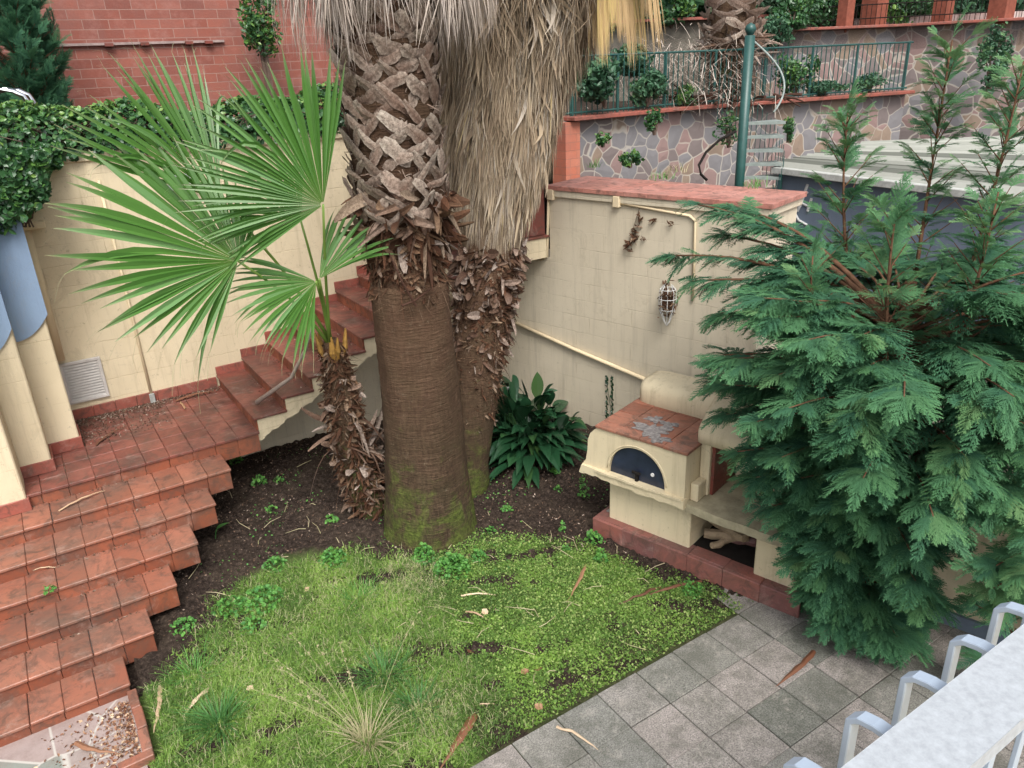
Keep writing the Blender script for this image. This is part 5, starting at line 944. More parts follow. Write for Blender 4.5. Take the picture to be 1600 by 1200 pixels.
# dead leaf sheaths and sticks lying about
def sheath(px0, px1, wd, lab, rnd, z=0.02, bend=0.1, mat=None, zf=None, group='dead palm pieces on the ground'):
    a = G(*px0, z); b = G(*px1, z); L = np.linalg.norm(b-a); t = np.linspace(0, 1, 9); d = (b-a)/L; s = np.array([-d[1], d[0], 0])
    C = a+(b-a)*t[:, None]+s*bend*0.35*L*np.sin(t*math.pi)[:, None]; C[:, 2] = z+0.012+0.02*np.sin(t*math.pi)
    if z == 0.02: C[:, 2] = np.maximum(hgt(C[:, 0], C[:, 1]), 0.0)+0.014+0.02*np.sin(t*math.pi)
    w = wd*np.array([0.9, 1, 1, 0.95, 0.85, 0.7, 0.5, 0.3, 0.1])*rng.uniform(0.7, 1.15, 9); C[:, :2] += rng.normal(0, 0.012*L, (9, 2))*np.array([0, 1, 1, 1, 1, 1, 1, 1, 0])[:, None]; m = MB(); m.ribbons(C[None], w[None], np.repeat(s[None, None], 9, 1), fold=w[None]*0.5, N=np.repeat(np.array([[[0, 0, 1.]]]), 9, 1), tint=t[None], rnd=np.array([rnd]))
    m.ribbons((C-np.array([0, 0, 0.004]))[None], w[None]*0.96, np.repeat(s[None, None], 9, 1), fold=w[None]*0.45, N=np.repeat(np.array([[[0, 0, 1.]]]), 9, 1), tint=t[None], rnd=np.array([rnd]))
    tag(m.build('dead_sheath', mat or M_DEADLEAF, origin=a), lab, 'dead frond', group)
sheath((1272, 1016), (1212, 1072), 0.026, 'rusty brown palm sheath lying alone on the grey paving', 0.25)
sheath((742, 1118), (688, 1200), 0.034, 'long reddish palm sheath on the lawn at the paving edge', 0.35)
sheath((870, 1134), (935, 1171), 0.014, 'thin pale dry leaf crossing a grey paving slab', 0.95)
sheath((1096, 908), (1008, 936), 0.024, 'red brown sheath on the lawn corner nearest the plinth', 0.15, bend=-0.12)
sheath((1032, 918), (960, 946), 0.016, 'dark curled strip left of the red brown sheath by the plinth', 0.05, bend=0.14)
sheath((915, 884), (886, 940), 0.018, 'short two-toned sheath standing near the weeds by the oven', 0.6)
sheath((720, 934), (775, 931), 0.012, 'straight pale straw right of the largest weed', 1.0, bend=0.0)
sheath((728, 956), (762, 969), 0.012, 'small tan leaf strip just below the straight pale straw', 0.8, bend=0.03)
sheath((326, 1078), (284, 1122), 0.022, 'pale pointed leaf on the lawn right of the brick kerb', 0.97, bend=0.03)
sheath((252, 1072), (240, 1145), 0.022, 'tan pointed leaf against the brick kerb', 0.85, bend=0.05)
sheath((775, 1100), (742, 1103), 0.006, 'thin twig just above the long reddish sheath', 0.9, bend=0.1)
sheath((118, 1162), (190, 1180), 0.02, 'curved brown strip on the crazy paving landing', 0.5, z=0.022, bend=-0.22)
sheath((92, 800), (165, 768), 0.016, 'long dry strip lying on the second highest red step', 0.8, z=RISE*6+0.002)
sheath((150, 697), (196, 668), 0.016, 'dark strip in the dirt on the stair landing', 0.1, z=0.975)
sheath((275, 628), (335, 613), 0.022, 'grey strip at the foot of the skirting on the landing', 0.3, z=0.975)
sheath((290, 640), (282, 628), 0.014, 'small orange leaf chip on the landing', 0.7, z=0.975)
sheath((40, 897), (88, 888), 0.012, 'short tan strip on the middle red step', 0.9, z=RISE*4+0.004)
for (u, v), lab in (((736, 1024), 'small tan leaf left of centre on the right lawn'), ((820, 1053), 'reddish leaf, left of a close pair on the right lawn'), ((841, 1048), 'reddish leaf, right of a close pair on the right lawn'), ((392, 1082), 'curled tan leaf among the straw stalks'), ((480, 928), 'brownish leaf on the upper left lawn'), ((842, 1108), 'yellow leaf near the paving edge'), ((870, 705), 'pale leaf chip on soil below the dark clump'), ((758, 962), 'tiny round tan leaf below the straight straw')):
    p = G(u, v); p[2] = hgt(p[0], p[1])+0.035; m = MB(); leaf_cloud(m, p[None], 0.07, asp=0.9, up=3.0, var=0.1); tag(m.build('fallen_leaf', M_DEADLEAF, origin=p), lab, 'leaf', 'fallen leaves on the lawn')
# straw threads caught under the trunk fibre
p = [PL(608, 395, (0, 6.1), (1, 0)), PL(628, 440, (0, 6.0), (1, 0)), PL(650, 478, (0, 6.0), (1, 0))]; p2 = [PL(628, 478, (0, 6.0), (1, 0)), PL(648, 470, (0, 6.0), (1, 0)), PL(672, 452, (0, 6.05), (1, 0))]
m = MB(); m.tube(p, [0.006, 0.009, 0.012], 6); m.tube(p2, [0.012, 0.009, 0.007], 6); tag(m.build('dry_stalk', M_FLAKE_P, origin=p[2]), 'forked pale stalk caught on top of the smooth trunk', 'dead stalk')
# ------------------------------------------------------------------ hedge / ivy over the left wall
hd = thing('ivy_hedge', 'leafy green ivy hedge growing along the top of the cream wall', 'hedge', (2.0, 9.9, 3.9))
n = 15000; a = rng.uniform(-3.4, 5.5, n); hgt_h = 0.36+0.06*np.sin(a*2.1)+0.05*np.sin(a*5.3)+0.25*np.clip(-a-0.3, 0, 1)*0
th = rng.uniform(0, math.pi, n); rr = rng.uniform(0.55, 1.06, n)**0.5
b = 9.88-0.40*np.cos(th)*rr; z = 3.90+hgt_h*np.sin(th)*rr*1.15+0.02; over = (b < 9.62) ; z = np.where(over, z-0.10*rng.random(n), z)
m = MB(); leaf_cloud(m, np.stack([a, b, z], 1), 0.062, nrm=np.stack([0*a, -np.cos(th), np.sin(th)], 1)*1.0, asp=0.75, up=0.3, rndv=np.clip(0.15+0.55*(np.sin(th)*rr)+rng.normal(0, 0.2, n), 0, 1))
n2 = 5200; u = rng.uniform(-30, 75, n2); v = 235+rng.random(n2)**1.0*130; ok = v < 372-0.75*np.clip(u-10, 0, 99)**1.05-20*rng.random(n2); u, v = u[ok], v[ok]
P = np.array([PB(uu, vv, 8.9+rng.uniform(-0.35, 0.5)) for uu, vv in zip(u, v)]); leaf_cloud(m, P, 0.075, nrm=np.array([0, -1.0, 0.3]), asp=0.7, up=0.2, rndv=np.clip(rng.normal(0.35, 0.25, len(P)), 0, 1))
P = np.array([PB(uu, vv, 9.5+rng.uniform(-0.1, 0.05)) for uu, vv in zip(rng.uniform(50, 95, 500), rng.uniform(225, 262, 500))]); leaf_cloud(m, P, 0.06, nrm=np.array([0, -1.0, 0.3]), asp=0.7, rndv=np.clip(rng.normal(0.4, 0.2, 500), 0, 1))
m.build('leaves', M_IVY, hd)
m = MB()
for i in range(260):
    a0 = rng.uniform(-3.2, 5.3); p = np.array([a0, 9.68+rng.uniform(-0.08, 0.3), 3.91]); m.tube([p, p+np.array([rng.normal(0, .1), rng.normal(-0.03, .05), 0.14]), p+np.array([rng.normal(0, .2), rng.normal(-0.08, .08), 0.27])], 0.005, 4)
for k in range(14):
    q = [PB(uu+rng.normal(0, 5), vv, 8.9) for uu, vv in zip(np.linspace(10+k*2, 30+k*1.5, 6), np.linspace(240, 355, 6))]; m.tube(q, 0.008, 4)
q = [PB(uu, vv, 8.95) for uu, vv in ((38, 270), (42, 300), (52, 320), (50, 340), (30, 352), (0, 362))]; m.tube(q, 0.012, 6); m.build('stems', M_TWIG, hd)
m = MB(); m.box(-3.4, 5.5, 9.70, 10.08, 3.901, 4.12); m.build('shaded_core', m_simple('hedge_shade', (0.03, 0.035, 0.02, 1), 0.95, 0.05, 20, 0.6, 0.5), hd)  # solid box; shade inside the hedge is put into its near-black colour
# ------------------------------------------------------------------ red tiled building beyond the hedge
rb_ = thing('tiled_building', 'red brick-tiled wall beyond the hedge at top left', 'building', (2, 15, 3.0))
m = MB(); m.box(-9, 7.5, 14.0, 14.4, 2.9, 8.5); m.build('wall', M_BRICK, rb_)
m = MB(); l0 = PB(75, 71, 13.96); l1 = PB(350, 64, 13.96); m.obox(l0, l1, 0.04, 0.035); m.build('ledge', m_simple('faded_ledge', (0.36, 0.27, 0.25, 1), 0.7, 0.2, 5, 0.5), rb_)
m = MB()
for t in (0.32, 0.52, 0.78, 0.9): p = l0+(l1-l0)*t; m.box(p[0]-0.06, p[0]+0.06, 13.90, 13.99, p[2]-0.035, p[2]+0.01)
m.build('bracket', M_DARKRED, rb_)
def bushy(name, lab, cat, c, rad, n, size, mat, group=None, trunk_h=0.0, asp=0.6, flat=0.0, clumps=14):
    t = thing(name, lab, cat, (c[0], c[1], c[2]-rad[2]-trunk_h), group); m = MB(); cl = rand_dirs(clumps)*np.array(rad)*0.62; k = rng.integers(0, clumps, n)
    P = np.array(c)+cl[k]+rand_dirs(n)*(rng.random((n, 1))**0.45)*np.array(rad)*0.45; bright = rng.random(clumps); leaf_cloud(m, P, size, asp=asp, up=0.5, rndv=np.clip(bright[k]*0.6+rng.normal(0.15, 0.18, n), 0, 1)); m.build('foliage', mat, t)
    m = MB()
    for i in range(7): m.tube([np.array([c[0], c[1], c[2]-rad[2]-trunk_h]), np.array(c)+cl[i]*0.4-np.array([0, 0, rad[2]*0.3]), np.array(c)+cl[i]*0.9], [0.03, 0.02, 0.008], 5)
    m.build('branches', M_TWIG, t)
# dark columnar conifer on the far left
p = PB(20, 60, 12.6); t = thing('columnar_conifer', 'dark columnar conifer standing in front of the red wall at far left', 'tree', (p[0], p[1], 3.0))
bark = MB(); crown = MB(); allP = []; allD = []; allS = []; allR = []
bark.tube([(p[0], p[1], 3.0), (p[0], p[1], 6.2)], [0.08, 0.04], 8)
for i in range(260):
    z = 3.25+2.9*rng.random(); a = rng.uniform(0, 6.28); Rm = 0.50*(1-abs(z-4.4)/4.2)*rng.uniform(0.8, 1.1); limb((p[0], p[1], z), (p[0]+Rm*math.cos(a), p[1]+Rm*math.sin(a), z+0.35), 0.008, 6, 0.32, 0, 0.6, lush=0.12)
P = np.vstack(allP); D = np.vstack(allD)+np.array([0, 0, 0.5]); sprays(crown, P, D, rand_dirs(len(P)), np.concatenate(allS), np.concatenate(allR)); bark.build('trunk', M_BARK, t); crown.build('crown', M_CYP, t)
# pool ladder handrail
q0 = PB(-8, 152, 10.6); m = MB(); 
for dy in (0, 0.35): m.tube([q0+np.array([dy*0.2+x, dy, zz_]) for x, zz_ in ((0.30, -0.75), (0.31, -0.10), (0.27, 0.0), (0.18, 0.06), (0.05, 0.07), (-0.10, 0.03), (-0.25, -0.08))], 0.028, 10)
t = thing('ladder_handrail', 'curved chrome handrail rising behind the hedge at the far left edge', 'handrail', q0-np.array([0, 0, 0.75])); m.build('tube', M_CHROME, t, smooth=True)
c = PD(405, 28, 12.0); bushy('shrub', 'bright green shrub between the red wall and the hanging fronds', 'shrub', c, (0.35, 0.4, 0.6), 900, 0.08, M_IVY, trunk_h=1.4)
# ------------------------------------------------------------------ background right: terraced garden
def quadwall(pl, pr, zb, thick, name, mat, parent, z_t=None):
    pl = np.array(pl); pr = np.array(pr); d = pr-pl; d[2] = 0; d = unit(d); nrm = np.array([-d[1], d[0], 0]); nrm = nrm if nrm@(CAM-pl) < 0 else -nrm
    m = MB(); m.prism([(pl[0], pl[1], zb), (pr[0], pr[1], zb), tuple(pr), tuple(pl)], nrm*thick); return m.build(name, mat, parent)
# lower flagstone terrace wall
ZT = 3.6
A0 = G(884, 189, ZT); A1 = G(1062, 172, ZT); A2 = G(1415, 146, ZT)
fl = thing('terrace_wall', 'flagstone clad terrace wall with red coping below the green fence', 'wall', (A0[0], A0[1], 1.0))
quadwall(A0, A1, 0.0, 0.4, 'wall', M_FLAG, fl); quadwall(A1, A2, 0.0, 0.4, 'wall', M_FLAG, fl)
m = MB(); up6 = np.array([0, 0, 0.035])
for a_, b_ in ((A0, A1), (A1, A2)):
    m.obox(a_+up6, b_+up6, 0.5, 0.07)
m.build('coping', M_SKIRT, fl, bevel=0.01)
pc = PL(893, 190, A0, (A1-A0)[:2]); m = MB(); m.box(A0[0]-0.1, A0[0]+0.22, A0[1]-0.12, A0[1]+0.28, 1.0, 3.58)
tag(m.build('brick_pillar', m_brick('orange_brick', 0.3, 0.14, (0.48, 0.15, 0.09, 1), (0.52, 0.19, 0.12, 1), (0.35, 0.15, 0.1, 1), 0.005), origin=(A0[0], A0[1], 1.0)), 'orange tiled pillar at the left end of the flagstone wall', 'pillar')
# planting bed behind it
nb_ = unit(np.cross((A2-A1), [0, 0, 1.])); nb_ = nb_ if nb_@(A1-CAM) > 0 else -nb_
m = MB(); m.prism([tuple(A0+nb_*0.4-up6), tuple(A1+nb_*0.4-up6), tuple(A2+nb_*0.4-up6), tuple(A2+nb_*9), tuple(A0+nb_*9)], (0, 0, -0.6)); tag(m.build('planting_bed', M_SOIL), kind='structure')
# green fence on the coping
gf = thing('green_fence', 'thin green metal fence standing on the flagstone terrace wall', 'fence', A0)
m = MB(); posts = []
pathp = [A0, A1, A2]
def along(s_): 
    L1 = np.linalg.norm(A1-A0); L2 = np.linalg.norm(A2-A1)
    return A0+(A1-A0)*s_/L1 if s_ < L1 else A1+(A2-A1)*(s_-L1)/L2
LT = np.linalg.norm(A1-A0)+np.linalg.norm(A2-A1); FH = 1.04
s_ = 0.1
while s_ < LT-0.1: p = along(s_); m.tube([p+[0, 0, 0.07], p+[0, 0, FH]], 0.011, 5); s_ += 0.125
m.build('bars', M_GREEN, gf)
m = MB()
for a_, b_ in ((A0, A1), (A1, A2)):
    for h in (0.12, FH): m.tube([a_+[0, 0, h], b_+[0, 0, h]], 0.02, 6)
m.build('rails', M_GREEN, gf)
for s_ in (0.15, 1.2, 2.4, 3.6, 4.8, 6.0, 7.2, LT-0.1):
    if s_ > LT: continue
    p = along(s_); m = MB(); m.tube([p+[0, 0, 0.07], p+[0, 0, FH+0.02]], 0.026, 8); m.build('post', M_GREEN, gf)
# spiral stair
sp0 = PD(1172, 55, 11.4); sx, sy = sp0[0], sp0[1]; sp = thing('spiral_stair', 'green metal spiral stair with stout pole in front of the flagstone wall', 'stairs', (sx, sy, 1.0))
m = MB(); m.tube([(sx, sy, 0.8), (sx, sy, sp0[2])], 0.075, 14); m.build('pole', M_GREEN, sp, smooth=True)
m = MB(); m.lathe([(0.0, -0.09), (0.05, -0.07), (0.085, 0), (0.06, 0.06), (0.0, 0.09)], (sx, sy, sp0[2]+0.08), 14); m.build('finial', M_GREEN, sp, smooth=True)
rdir = np.array([CR[0], CR[1]]); rdir = rdir/np.linalg.norm(rdir); a0 = math.atan2(rdir[1], rdir[0])
for k in range(13):
    z = 3.55-0.205*k; a = a0+0.22-0.20*k if k < 5 else a0-0.6-0.33*(k-5)+0.0
    if k < 6: a = a0+0.10-0.05*k
    m = MB(); c1_, c2_ = a-0.30, a+0.30; R2 = 0.62
    m.prism([(sx+0.07*math.cos(a), sy+0.07*math.sin(a), z), (sx+R2*math.cos(c1_), sy+R2*math.sin(c1_), z), (sx+R2*math.cos(c2_), sy+R2*math.sin(c2_), z)], (0, 0, 0.045)); m.build('tread', M_TREADG if k < 6 else M_GREEN, sp)
m = MB()
for k in range(26):
    t_ = k/25; a = a0+2.0-3.2*t_; z = 3.9-1.9*t_; m.tube([(sx+0.64*math.cos(a), sy+0.64*math.sin(a), z-0.35), (sx+0.64*math.cos(a), sy+0.64*math.sin(a), z+0.55)], 0.006, 5)
m.build('balusters', M_GREEN, sp)
m = MB(); m.tube([(sx+0.55*math.cos(a), sy+0.55*math.sin(a), 4.75-1.0*t_) for t_, a in ((t, a0+1.2-2.2*t) for t in np.linspace(0, 1, 16))], 0.015, 8); m.build('handrail', M_TREADG, sp, smooth=True)
m = MB(); hp = [PD(u, v, 11.2) for u, v in ((1150, 205), (1125, 218), (1103, 238), (1092, 258), (1095, 272), (1105, 282))]; m.tube(hp, 0.02, 8); m.build('lower_handrail', M_DARK, sp, smooth=True)
# upper flagstone wall
B0 = PD(1185, 53, 17.2); B1 = PD(1400, 46, 17.6); B2 = PD(1640, 38, 16.4)
B1[2] = B0[2] = B2[2] = 4.97
fu = thing('upper_flagstone_wall', 'tall flagstone retaining wall with thin red coping behind the shed roof', 'wall', (B0[0], B0[1], 2.0))
quadwall(B0, B1, 1.5, 0.4, 'wall', M_FLAG, fu); quadwall(B1, B2, 1.5, 0.4, 'wall', M_FLAG, fu)
m = MB(); m.obox(B0+up6, B1+up6, 0.5, 0.06); m.obox(B1+up6, B2+up6, 0.5, 0.06); m.build('coping', M_SKIRT, fu, bevel=0.01)
# back retaining wall left part with hanging coping
E0 = PD(930, 44, 18.5); E1 = PD(1290, 18, 19.0); E0[2] = E1[2] = (E0[2]+E1[2])/2
fb = thing('old_retaining_wall', 'old grey retaining wall with ochre coping behind the bare palm trunk', 'wall', (E0[0], E0[1], 3.0))
quadwall(E0, E1, 2.0, 0.4, 'wall', m_simple('mossy_concrete', (0.16, 0.145, 0.12, 1), 0.9, 0.1, 2.5, 0.6, 0.5), fb)
m = MB(); m.obox(E0+up6, E1+up6, 0.5, 0.06); m.build('coping', M_SKIRT, fb)
# terrace above with pergola posts, brick parapet and iron fence
ut = MB(); away = unit(np.array([CF[0], CF[1], 0]))
ut.prism([tuple(B0-up6*2), tuple(B1-up6*2), tuple(B2-up6*2), tuple(B2+away*25-up6*2), tuple(B0+away*25-up6*2)], (0, 0, -0.4)); tag(ut.build('top_terrace', M_PINKP), kind='structure')
posts_ = [((1362, 47), 14, 'square red-brown pergola post left of the three at the top', 17.9), ((1469, 43), 11, 'square red-brown pergola post in the middle of the three', 17.5), ((1560, 40), 14, 'square red-brown pergola post nearest the top right corner', 16.9), ((1318, 50), 9, 'short red brick pier left of the pergola posts', 17.6)]
for (u, v), hw, lab, Dp in posts_:
    p = PD(u, v, Dp); hw = hw*Dp/1200; H = 2.2 if hw > 0.13 or 'post' in lab else 0.36; m = MB(); m.box(-hw, hw, -hw, hw, 0, H)
    m.V[0] += np.array([p[0], p[1], 4.9]); o = tag(m.build('pergola_post' if 'post' in lab else 'brick_pier', M_POST, origin=(p[0], p[1], 4.9), bevel=0.01), lab, 'post', 'red posts on the top terrace')
pp_ = thing('pale_parapet', 'low pale pink parapet with iron railing between the pergola posts', 'wall', B1)
q0 = PD(1335, 40, 18.4); q1 = PD(1640, 28, 17.4); q0[2] = q1[2] = 5.22; quadwall(q0, q1, 4.8, 0.2, 'wall', m_brick('pale_pink_brick', 0.12, 0.34, (0.60, 0.50, 0.47, 1), (0.55, 0.43, 0.40, 1), (0.35, 0.28, 0.25, 1), 0.012), pp_)
m = MB(); s0 = PD(1285, 38, 17.7); s1 = PD(1620, 26, 16.7); s0[2] = s1[2] = 5.18
for h in (0, 0.28): m.tube([s0+[0, 0, h], s1+[0, 0, h]], 0.012, 5)
for k in range(44): q = s0+(s1-s0)*k/43; m.tube([q-[0, 0, 0.2], q+[0, 0, 0.30]], 0.007, 4)
m.build('railing', M_DARK, pp_)
# shed with weathered roof
SZ = 2.9
R0 = G(1209, 262, SZ); R1 = G(1620, 312, SZ-0.02); R2 = G(1640, 215, SZ+0.12); R3 = G(1350, 228, SZ+0.12)
sh = thing('garden_shed', 'low grey-blue shed with weathered pale corrugated roof behind the conifer', 'shed', (R0[0], R0[1], 0.5))
m = MB(); ns = 26
for i in range(ns):
    t0, t1 = i/ns, (i+1)/ns; a_, b_ = R0+(R3-R0)*t0, R1+(R2-R1)*t0; c_, d_ = R0+(R3-R0)*t1, R1+(R2-R1)*t1; o1 = np.array([0, 0, 0.09*(i % 2)+rng.uniform(-.012, .012)]); o2 = np.array([0, 0, 0.09*((i+1) % 2)+rng.uniform(-.008, .008)])
    m.add([a_+o1, b_+o1, d_+o2, c_+o2, a_+o1-[0, 0, .03], b_+o1-[0, 0, .03], d_+o2-[0, 0, .03], c_+o2-[0, 0, .03]], [[0, 1, 2, 3], [7, 6, 5, 4], [0, 4, 5, 1], [3, 2, 6, 7]], rnd=rng.random())
m.build('roof', M_ROOF, sh)
m = MB(); m.obox(R0-[0, 0, 0.03], R1-[0, 0, 0.03], 0.12, 0.10); m.build('roof_edge', M_ROOFW, sh, bevel=0.01)
iw = unit((R3-R0)*np.array([1, 1, 0]))*0.12; quadwall(R0+iw-np.array([0, 0, .09]), R1+iw-np.array([0, 0, .09]), 0.0, 0.2, 'wall', M_SHEDW, sh)
m = MB()
for pts in ([(1262, 288), (1256, 305), (1252, 318), (1246, 330)], [(1262, 300), (1250, 312)], [(1243, 335), (1248, 344), (1262, 352)], [(1268, 310), (1262, 330)], [(1254, 318), (1262, 322)]):
    m.tube([PL(u, v, R0+iw*0.92, (R1-R0)[:2]) for u, v in pts], 0.022, 5)
m.build('paint_flaking', M_WHITEP, sh)
# terrain behind the block wall
m = MB(); m.prism([(6.7, 9.4, 0.9), (7.6, 5.4, 0.9), (9.5, 0, 0.9), (40, -2, 0.9), (40, 40, 0.9), (7, 40, 0.9)], (0, 0, -0.9)); tag(m.build('back_garden_ground', M_SOIL), kind='structure')
# bare palm trunk behind
p0 = PD(1142, 75, 15.4); t = thing('fan_palm', 'distant palm with grey criss-crossed leaf bases behind the green fence', 'palm', (p0[0], p0[1], 3.6))
m = MB(); m.tube([(p0[0], p0[1], 3.5), (p0[0], p0[1], 4.6), (p0[0], p0[1], 6.3)], [0.36, 0.38, 0.47], 18); m.build('trunk', M_TRUNK, t, smooth=True)
m = MB(); boots(m, p0[0], p0[1], 4.85, 6.4, 0.46, 6, 0.2, W=0.065, span=0.8, lift=0.16); m.build('leaf_bases', M_BOOT, t)
m = MB(); cq = lambda z: np.repeat(np.array([[p0[0], p0[1]]]), np.size(z), 0); flakes(m, cq, 3.75, 4.8, 420, 0.34, 0.30, 0.018, out=0.9, down=0.4, tang=0.9); flakes(m, cq, 4.5, 5.0, 120, 0.4, 0.5, 0.03, out=1.0, down=-0.1, tang=0.8); m.build('split_bases', M_FLAKE_P, t)
m = MB(); n = 1500; P = np.array([PD(u, v, D) for u, v, D in zip(rng.normal(1080, 55, n), rng.normal(115, 28, n), rng.uniform(14.6, 16.2, n))]); P[:, 2] = np.maximum(P[:, 2], ZT+0.02)
D_ = unit(rand_dirs(n)*np.array([1, 1, 0.5])); tt = np.linspace(0, 1, 4); C = P[:, None]+D_[:, None]*(tt[None, :, None]*0.35)-np.array([0, 0, 0.10])*(tt**2)[None, :, None]; m.ribbons(C, 0.006*np.ones((1, 4)), np.repeat(unit(np.cross(D_, [0, 0, 1.]))[:, None], 4, 1), tint=0.3, rnd=rng.random(n)*0.8)
tag(m.build('dead_fronds', M_THATCH_G), 'heap of grey dead fronds lying in the planting bed behind the fence', 'dead fronds', kind='stuff')
m = MB()
for k in range(26):
    u = rng.uniform(1040, 1240); v = rng.uniform(140, 172); p = PD(u, v, 15.0); p[2] = max(p[2], ZT+0.1); d = unit(np.append(rng.normal(0, 1, 2), rng.normal(0, 0.25))); m.tube([p-d*0.3, p+d*0.02+[0, 0, 0.03], p+d*0.35], [0.03, 0.022, 0.01], 5)
tag(m.build('branch_pile', M_FLAKE_P), 'pile of pale cut branches behind the fence near the spiral stair', 'branches', kind='stuff')
# shrubs and creepers
LB = M_IVY
def gbush(u, v, D, r, n, size, lab, name='shrub', mat=None, asp=0.6): c = PD(u, v, D); bushy(name, lab, 'shrub', c, r, n, size, mat or LB, 'shrubs of the terraced garden', asp=asp)
M_SHR = m_leaf('shrub_leaf', [(0, (0.03, 0.08, 0.04, 1)), (1, (0.05, 0.13, 0.06, 1))], [(0, (0.02, 0.06, 0.035, 1)), (0.7, (0.07, 0.17, 0.09, 1)), (1, (0.14, 0.26, 0.10, 1))], 0.45, 0.4, 0.2, 0.7)
gbush(945, 128, 13.6, (0.55, 0.5, 0.42), 1500, 0.11, 'leafy dark green shrub behind the left end of the green fence', mat=M_SHR)
gbush(1012, 138, 14.3, (0.45, 0.4, 0.32), 900, 0.10, 'lower green shrub second from the left behind the fence', mat=M_SHR)
gbush(985, 95, 14.6, (0.6, 0.5, 0.3), 700, 0.10, 'shaded shrub under the hanging yellow fronds', mat=M_SHR)
gbush(1072, 150, 14.9, (0.30, 0.3, 0.22), 500, 0.08, 'small fern-like shrub in front of the dead fronds', mat=LB, asp=0.3)
gbush(1215, 48, 16.8, (0.5, 0.4, 0.4), 800, 0.10, 'dark shrub right of the distant palm trunk', mat=M_SHR)
gbush(1245, 110, 15.9, (0.55, 0.4, 0.5), 900, 0.08, 'loose shrub behind the pole of the spiral stair', mat=LB)
gbush(1290, 138, 16.2, (0.6, 0.4, 0.16), 600, 0.08, 'low grey-green plants at the foot of the upper flagstone wall', mat=M_SHR)
gbush(1360, 130, 16.6, (0.5, 0.4, 0.2), 500, 0.07, 'low plants where the fence meets the upper wall', mat=M_SHR)
gbush(1552, 95, 16.2, (0.45, 0.3, 0.75), 1300, 0.08, 'creeper hanging over the upper flagstone wall at top right', name='creeper', mat=M_SHR)
for u, v, D, r, lab in ((1023, 188, 12.2, (0.2, 0.1, 0.22), 'small creeper hanging from the coping of the flagstone wall'), (942, 215, 12.0, (0.14, 0.1, 0.14), 'tiny creeper on the left part of the flagstone wall'), (1140, 200, 12.4, (0.4, 0.15, 0.3), 'dark creeper beside the spiral stair pole'), (1233, 200, 12.3, (0.12, 0.1, 0.22), 'narrow creeper right of the spiral stair'), (985, 248, 11.0, (0.2, 0.15, 0.12), 'drooping light weed in front of the flagstone wall')): gbush(u, v, D, r, 260, 0.06, lab, name='creeper', mat=LB)
tops = [(960, 18, 18.5, (1.0, .5, .5), 'pale leafy shrub at the top left of the old retaining wall'), (1050, 8, 18.5, (.9, .5, .5), 'shrub above the old wall behind the palm'), (1215, 2, 18.6, (.8, .5, .4), 'yellow-green shrub above the old wall right of the palm'), (1290, 18, 18.0, (.8, .5, .5), 'bright shrub at the left end of the pergola terrace'), (1340, 6, 18.5, (.7, .5, .5), 'shrub behind the left pergola post'), (1415, 12, 18.2, (.9, .5, .45), 'shrub between the left and middle pergola posts'), (1515, 8, 18.2, (.8, .5, .45), 'shrub between the middle and right pergola posts'), (1240, 22, 16.8, (.5, .4, .4), 'yellowish shrub overhanging the ochre coping')]
for i, (u, v, D, r, lab) in enumerate(tops): gbush(u, v, D, r, 1300, 0.11, lab, mat=LB if i % 2 else M_SHR)
# tree belt that closes the view behind everything
m = MB(); n = 26000; aa = rng.uniform(-16, 34, n); dist = rng.uniform(24, 27, n); P = CAM+away*dist[:, None]+np.array([CR[0], CR[1], 0])*aa[:, None]; P[:, 2] = rng.uniform(2.5, 11, n)+1.2*np.sin(aa*0.8)
leaf_cloud(m, P, 0.55, asp=0.7, up=0.4, rndv=np.clip(0.4+0.4*np.sin(P[:, 2]*1.3+aa)+rng.normal(0, 0.15, n), 0, 1)); tag(m.build('far_trees', M_SHR), 'mass of green trees far behind the terraces', 'trees', kind='stuff')
m = MB(); c_ = CAM+away*27.5; rt = np.array([CR[0], CR[1], 0.]); m.prism([tuple(c_-rt*20-[0, 0, 4.6]), tuple(c_+rt*38-[0, 0, 4.6]), tuple(c_+rt*38+[0, 0, 5]), tuple(c_-rt*20+[0, 0, 5])], tuple(away*2)); tag(m.build('wooded_hill', m_simple('dark_wood', (0.03, 0.05, 0.03, 1), 0.95, 0.05, 0.8, 0.5, 0.5)), kind='structure')
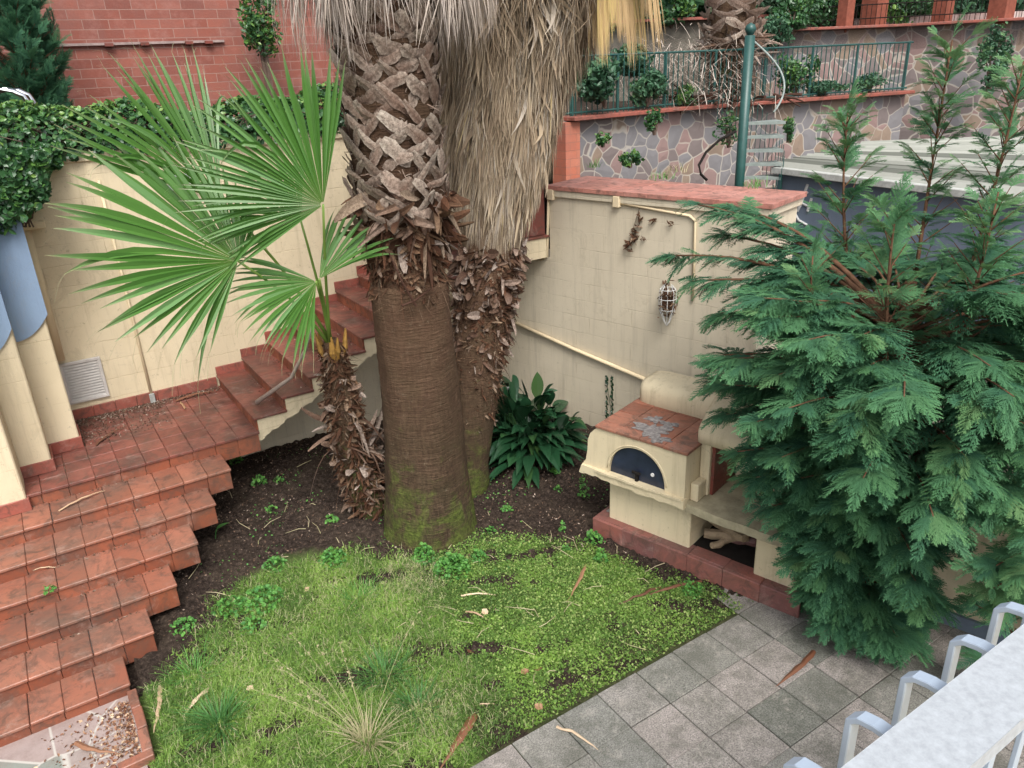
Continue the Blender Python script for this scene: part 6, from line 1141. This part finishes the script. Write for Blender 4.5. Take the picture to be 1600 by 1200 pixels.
# ------------------------------------------------------------------ balcony railing in the foreground
RZ = 3.50
bal = thing('balcony_railing', 'speckled grey balcony handrail on bent blue-grey bars in the near corner', 'railing', G(1480, 1120, 2.5))
o0 = G(1318, 1197, RZ+0.02); o1 = G(1600, 975, RZ+0.02); i0 = G(1515, 1200, RZ+0.02); i1 = G(1600, 1120, RZ+0.02); d = unit(o1-o0); per = unit(np.array([d[1], -d[0], 0])); per = per if per@(i0-o0) > 0 else -per; W_ = abs((i0-o0)@per)*0.5+abs((i1-o0)@per)*0.5
a_ = o0-d*3.0; b_ = o1+d*2.5
m = MB(); m.prism([tuple(a_), tuple(b_), tuple(b_+per*W_), tuple(a_+per*W_)], (0, 0, -0.035)); m.build('handrail', M_MARBLE, bal, bevel=0.006)
m = MB(); m.prism([tuple(a_+per*(W_+0.10)-[0, 0, 0.10]), tuple(b_+per*(W_+0.10)-[0, 0, 0.10]), tuple(b_+per*(W_+0.16)-[0, 0, 0.10]), tuple(a_+per*(W_+0.16)-[0, 0, 0.10])], (0, 0, -0.04)); m.build('inner_rail', M_RAIL, bal, bevel=0.005)
k2 = G(1335, 1108, RZ-0.03); k5 = G(1565, 938, RZ-0.03); stp = (k5-k2)/3
off_ = (o0-k2)@per
for k in range(-5, 8):
    P0 = k2+stp*k; zt = RZ-0.03; bw, th = 0.030, 0.014
    path = [P0+per*(off_+0.05), P0+per*0.045, P0+per*0.018-[0, 0, 0.006], P0-[0, 0, 0.022], P0-[0, 0, 0.05], P0-[0, 0, 1.05]]
    path = np.array(path); T = unit(np.gradient(path, axis=0)); Nn = unit(np.cross(T, d)); m = MB(); V = []
    for c_, n_ in zip(path, Nn): V += [c_-d*bw/2-n_*th/2, c_+d*bw/2-n_*th/2, c_+d*bw/2+n_*th/2, c_-d*bw/2+n_*th/2]
    q = [[i*4+j, i*4+(j+1) % 4, (i+1)*4+(j+1) % 4, (i+1)*4+j] for i in range(5) for j in range(4)]+[[3, 2, 1, 0], [20, 21, 22, 23]]; m.add(V, q); m.build('baluster', M_RAIL, bal, bevel=0.002)
bs = MB(); s0 = a_+per*0.02; s1 = b_+per*0.02; bs.prism([(s0[0], s0[1], 2.5), (s1[0], s1[1], 2.5), tuple((s1+per*3.2)[:2])+(2.5,), tuple((s0+per*3.2)[:2])+(2.5,)], (0, 0, -0.2))
tag(bs.build('balcony', M_CREAM, origin=(s0[0], s0[1], 2.3)), 'cream balcony slab under the near handrail', 'balcony')
for o in list(bpy.data.objects):
    if '_org' in o: del o['_org']
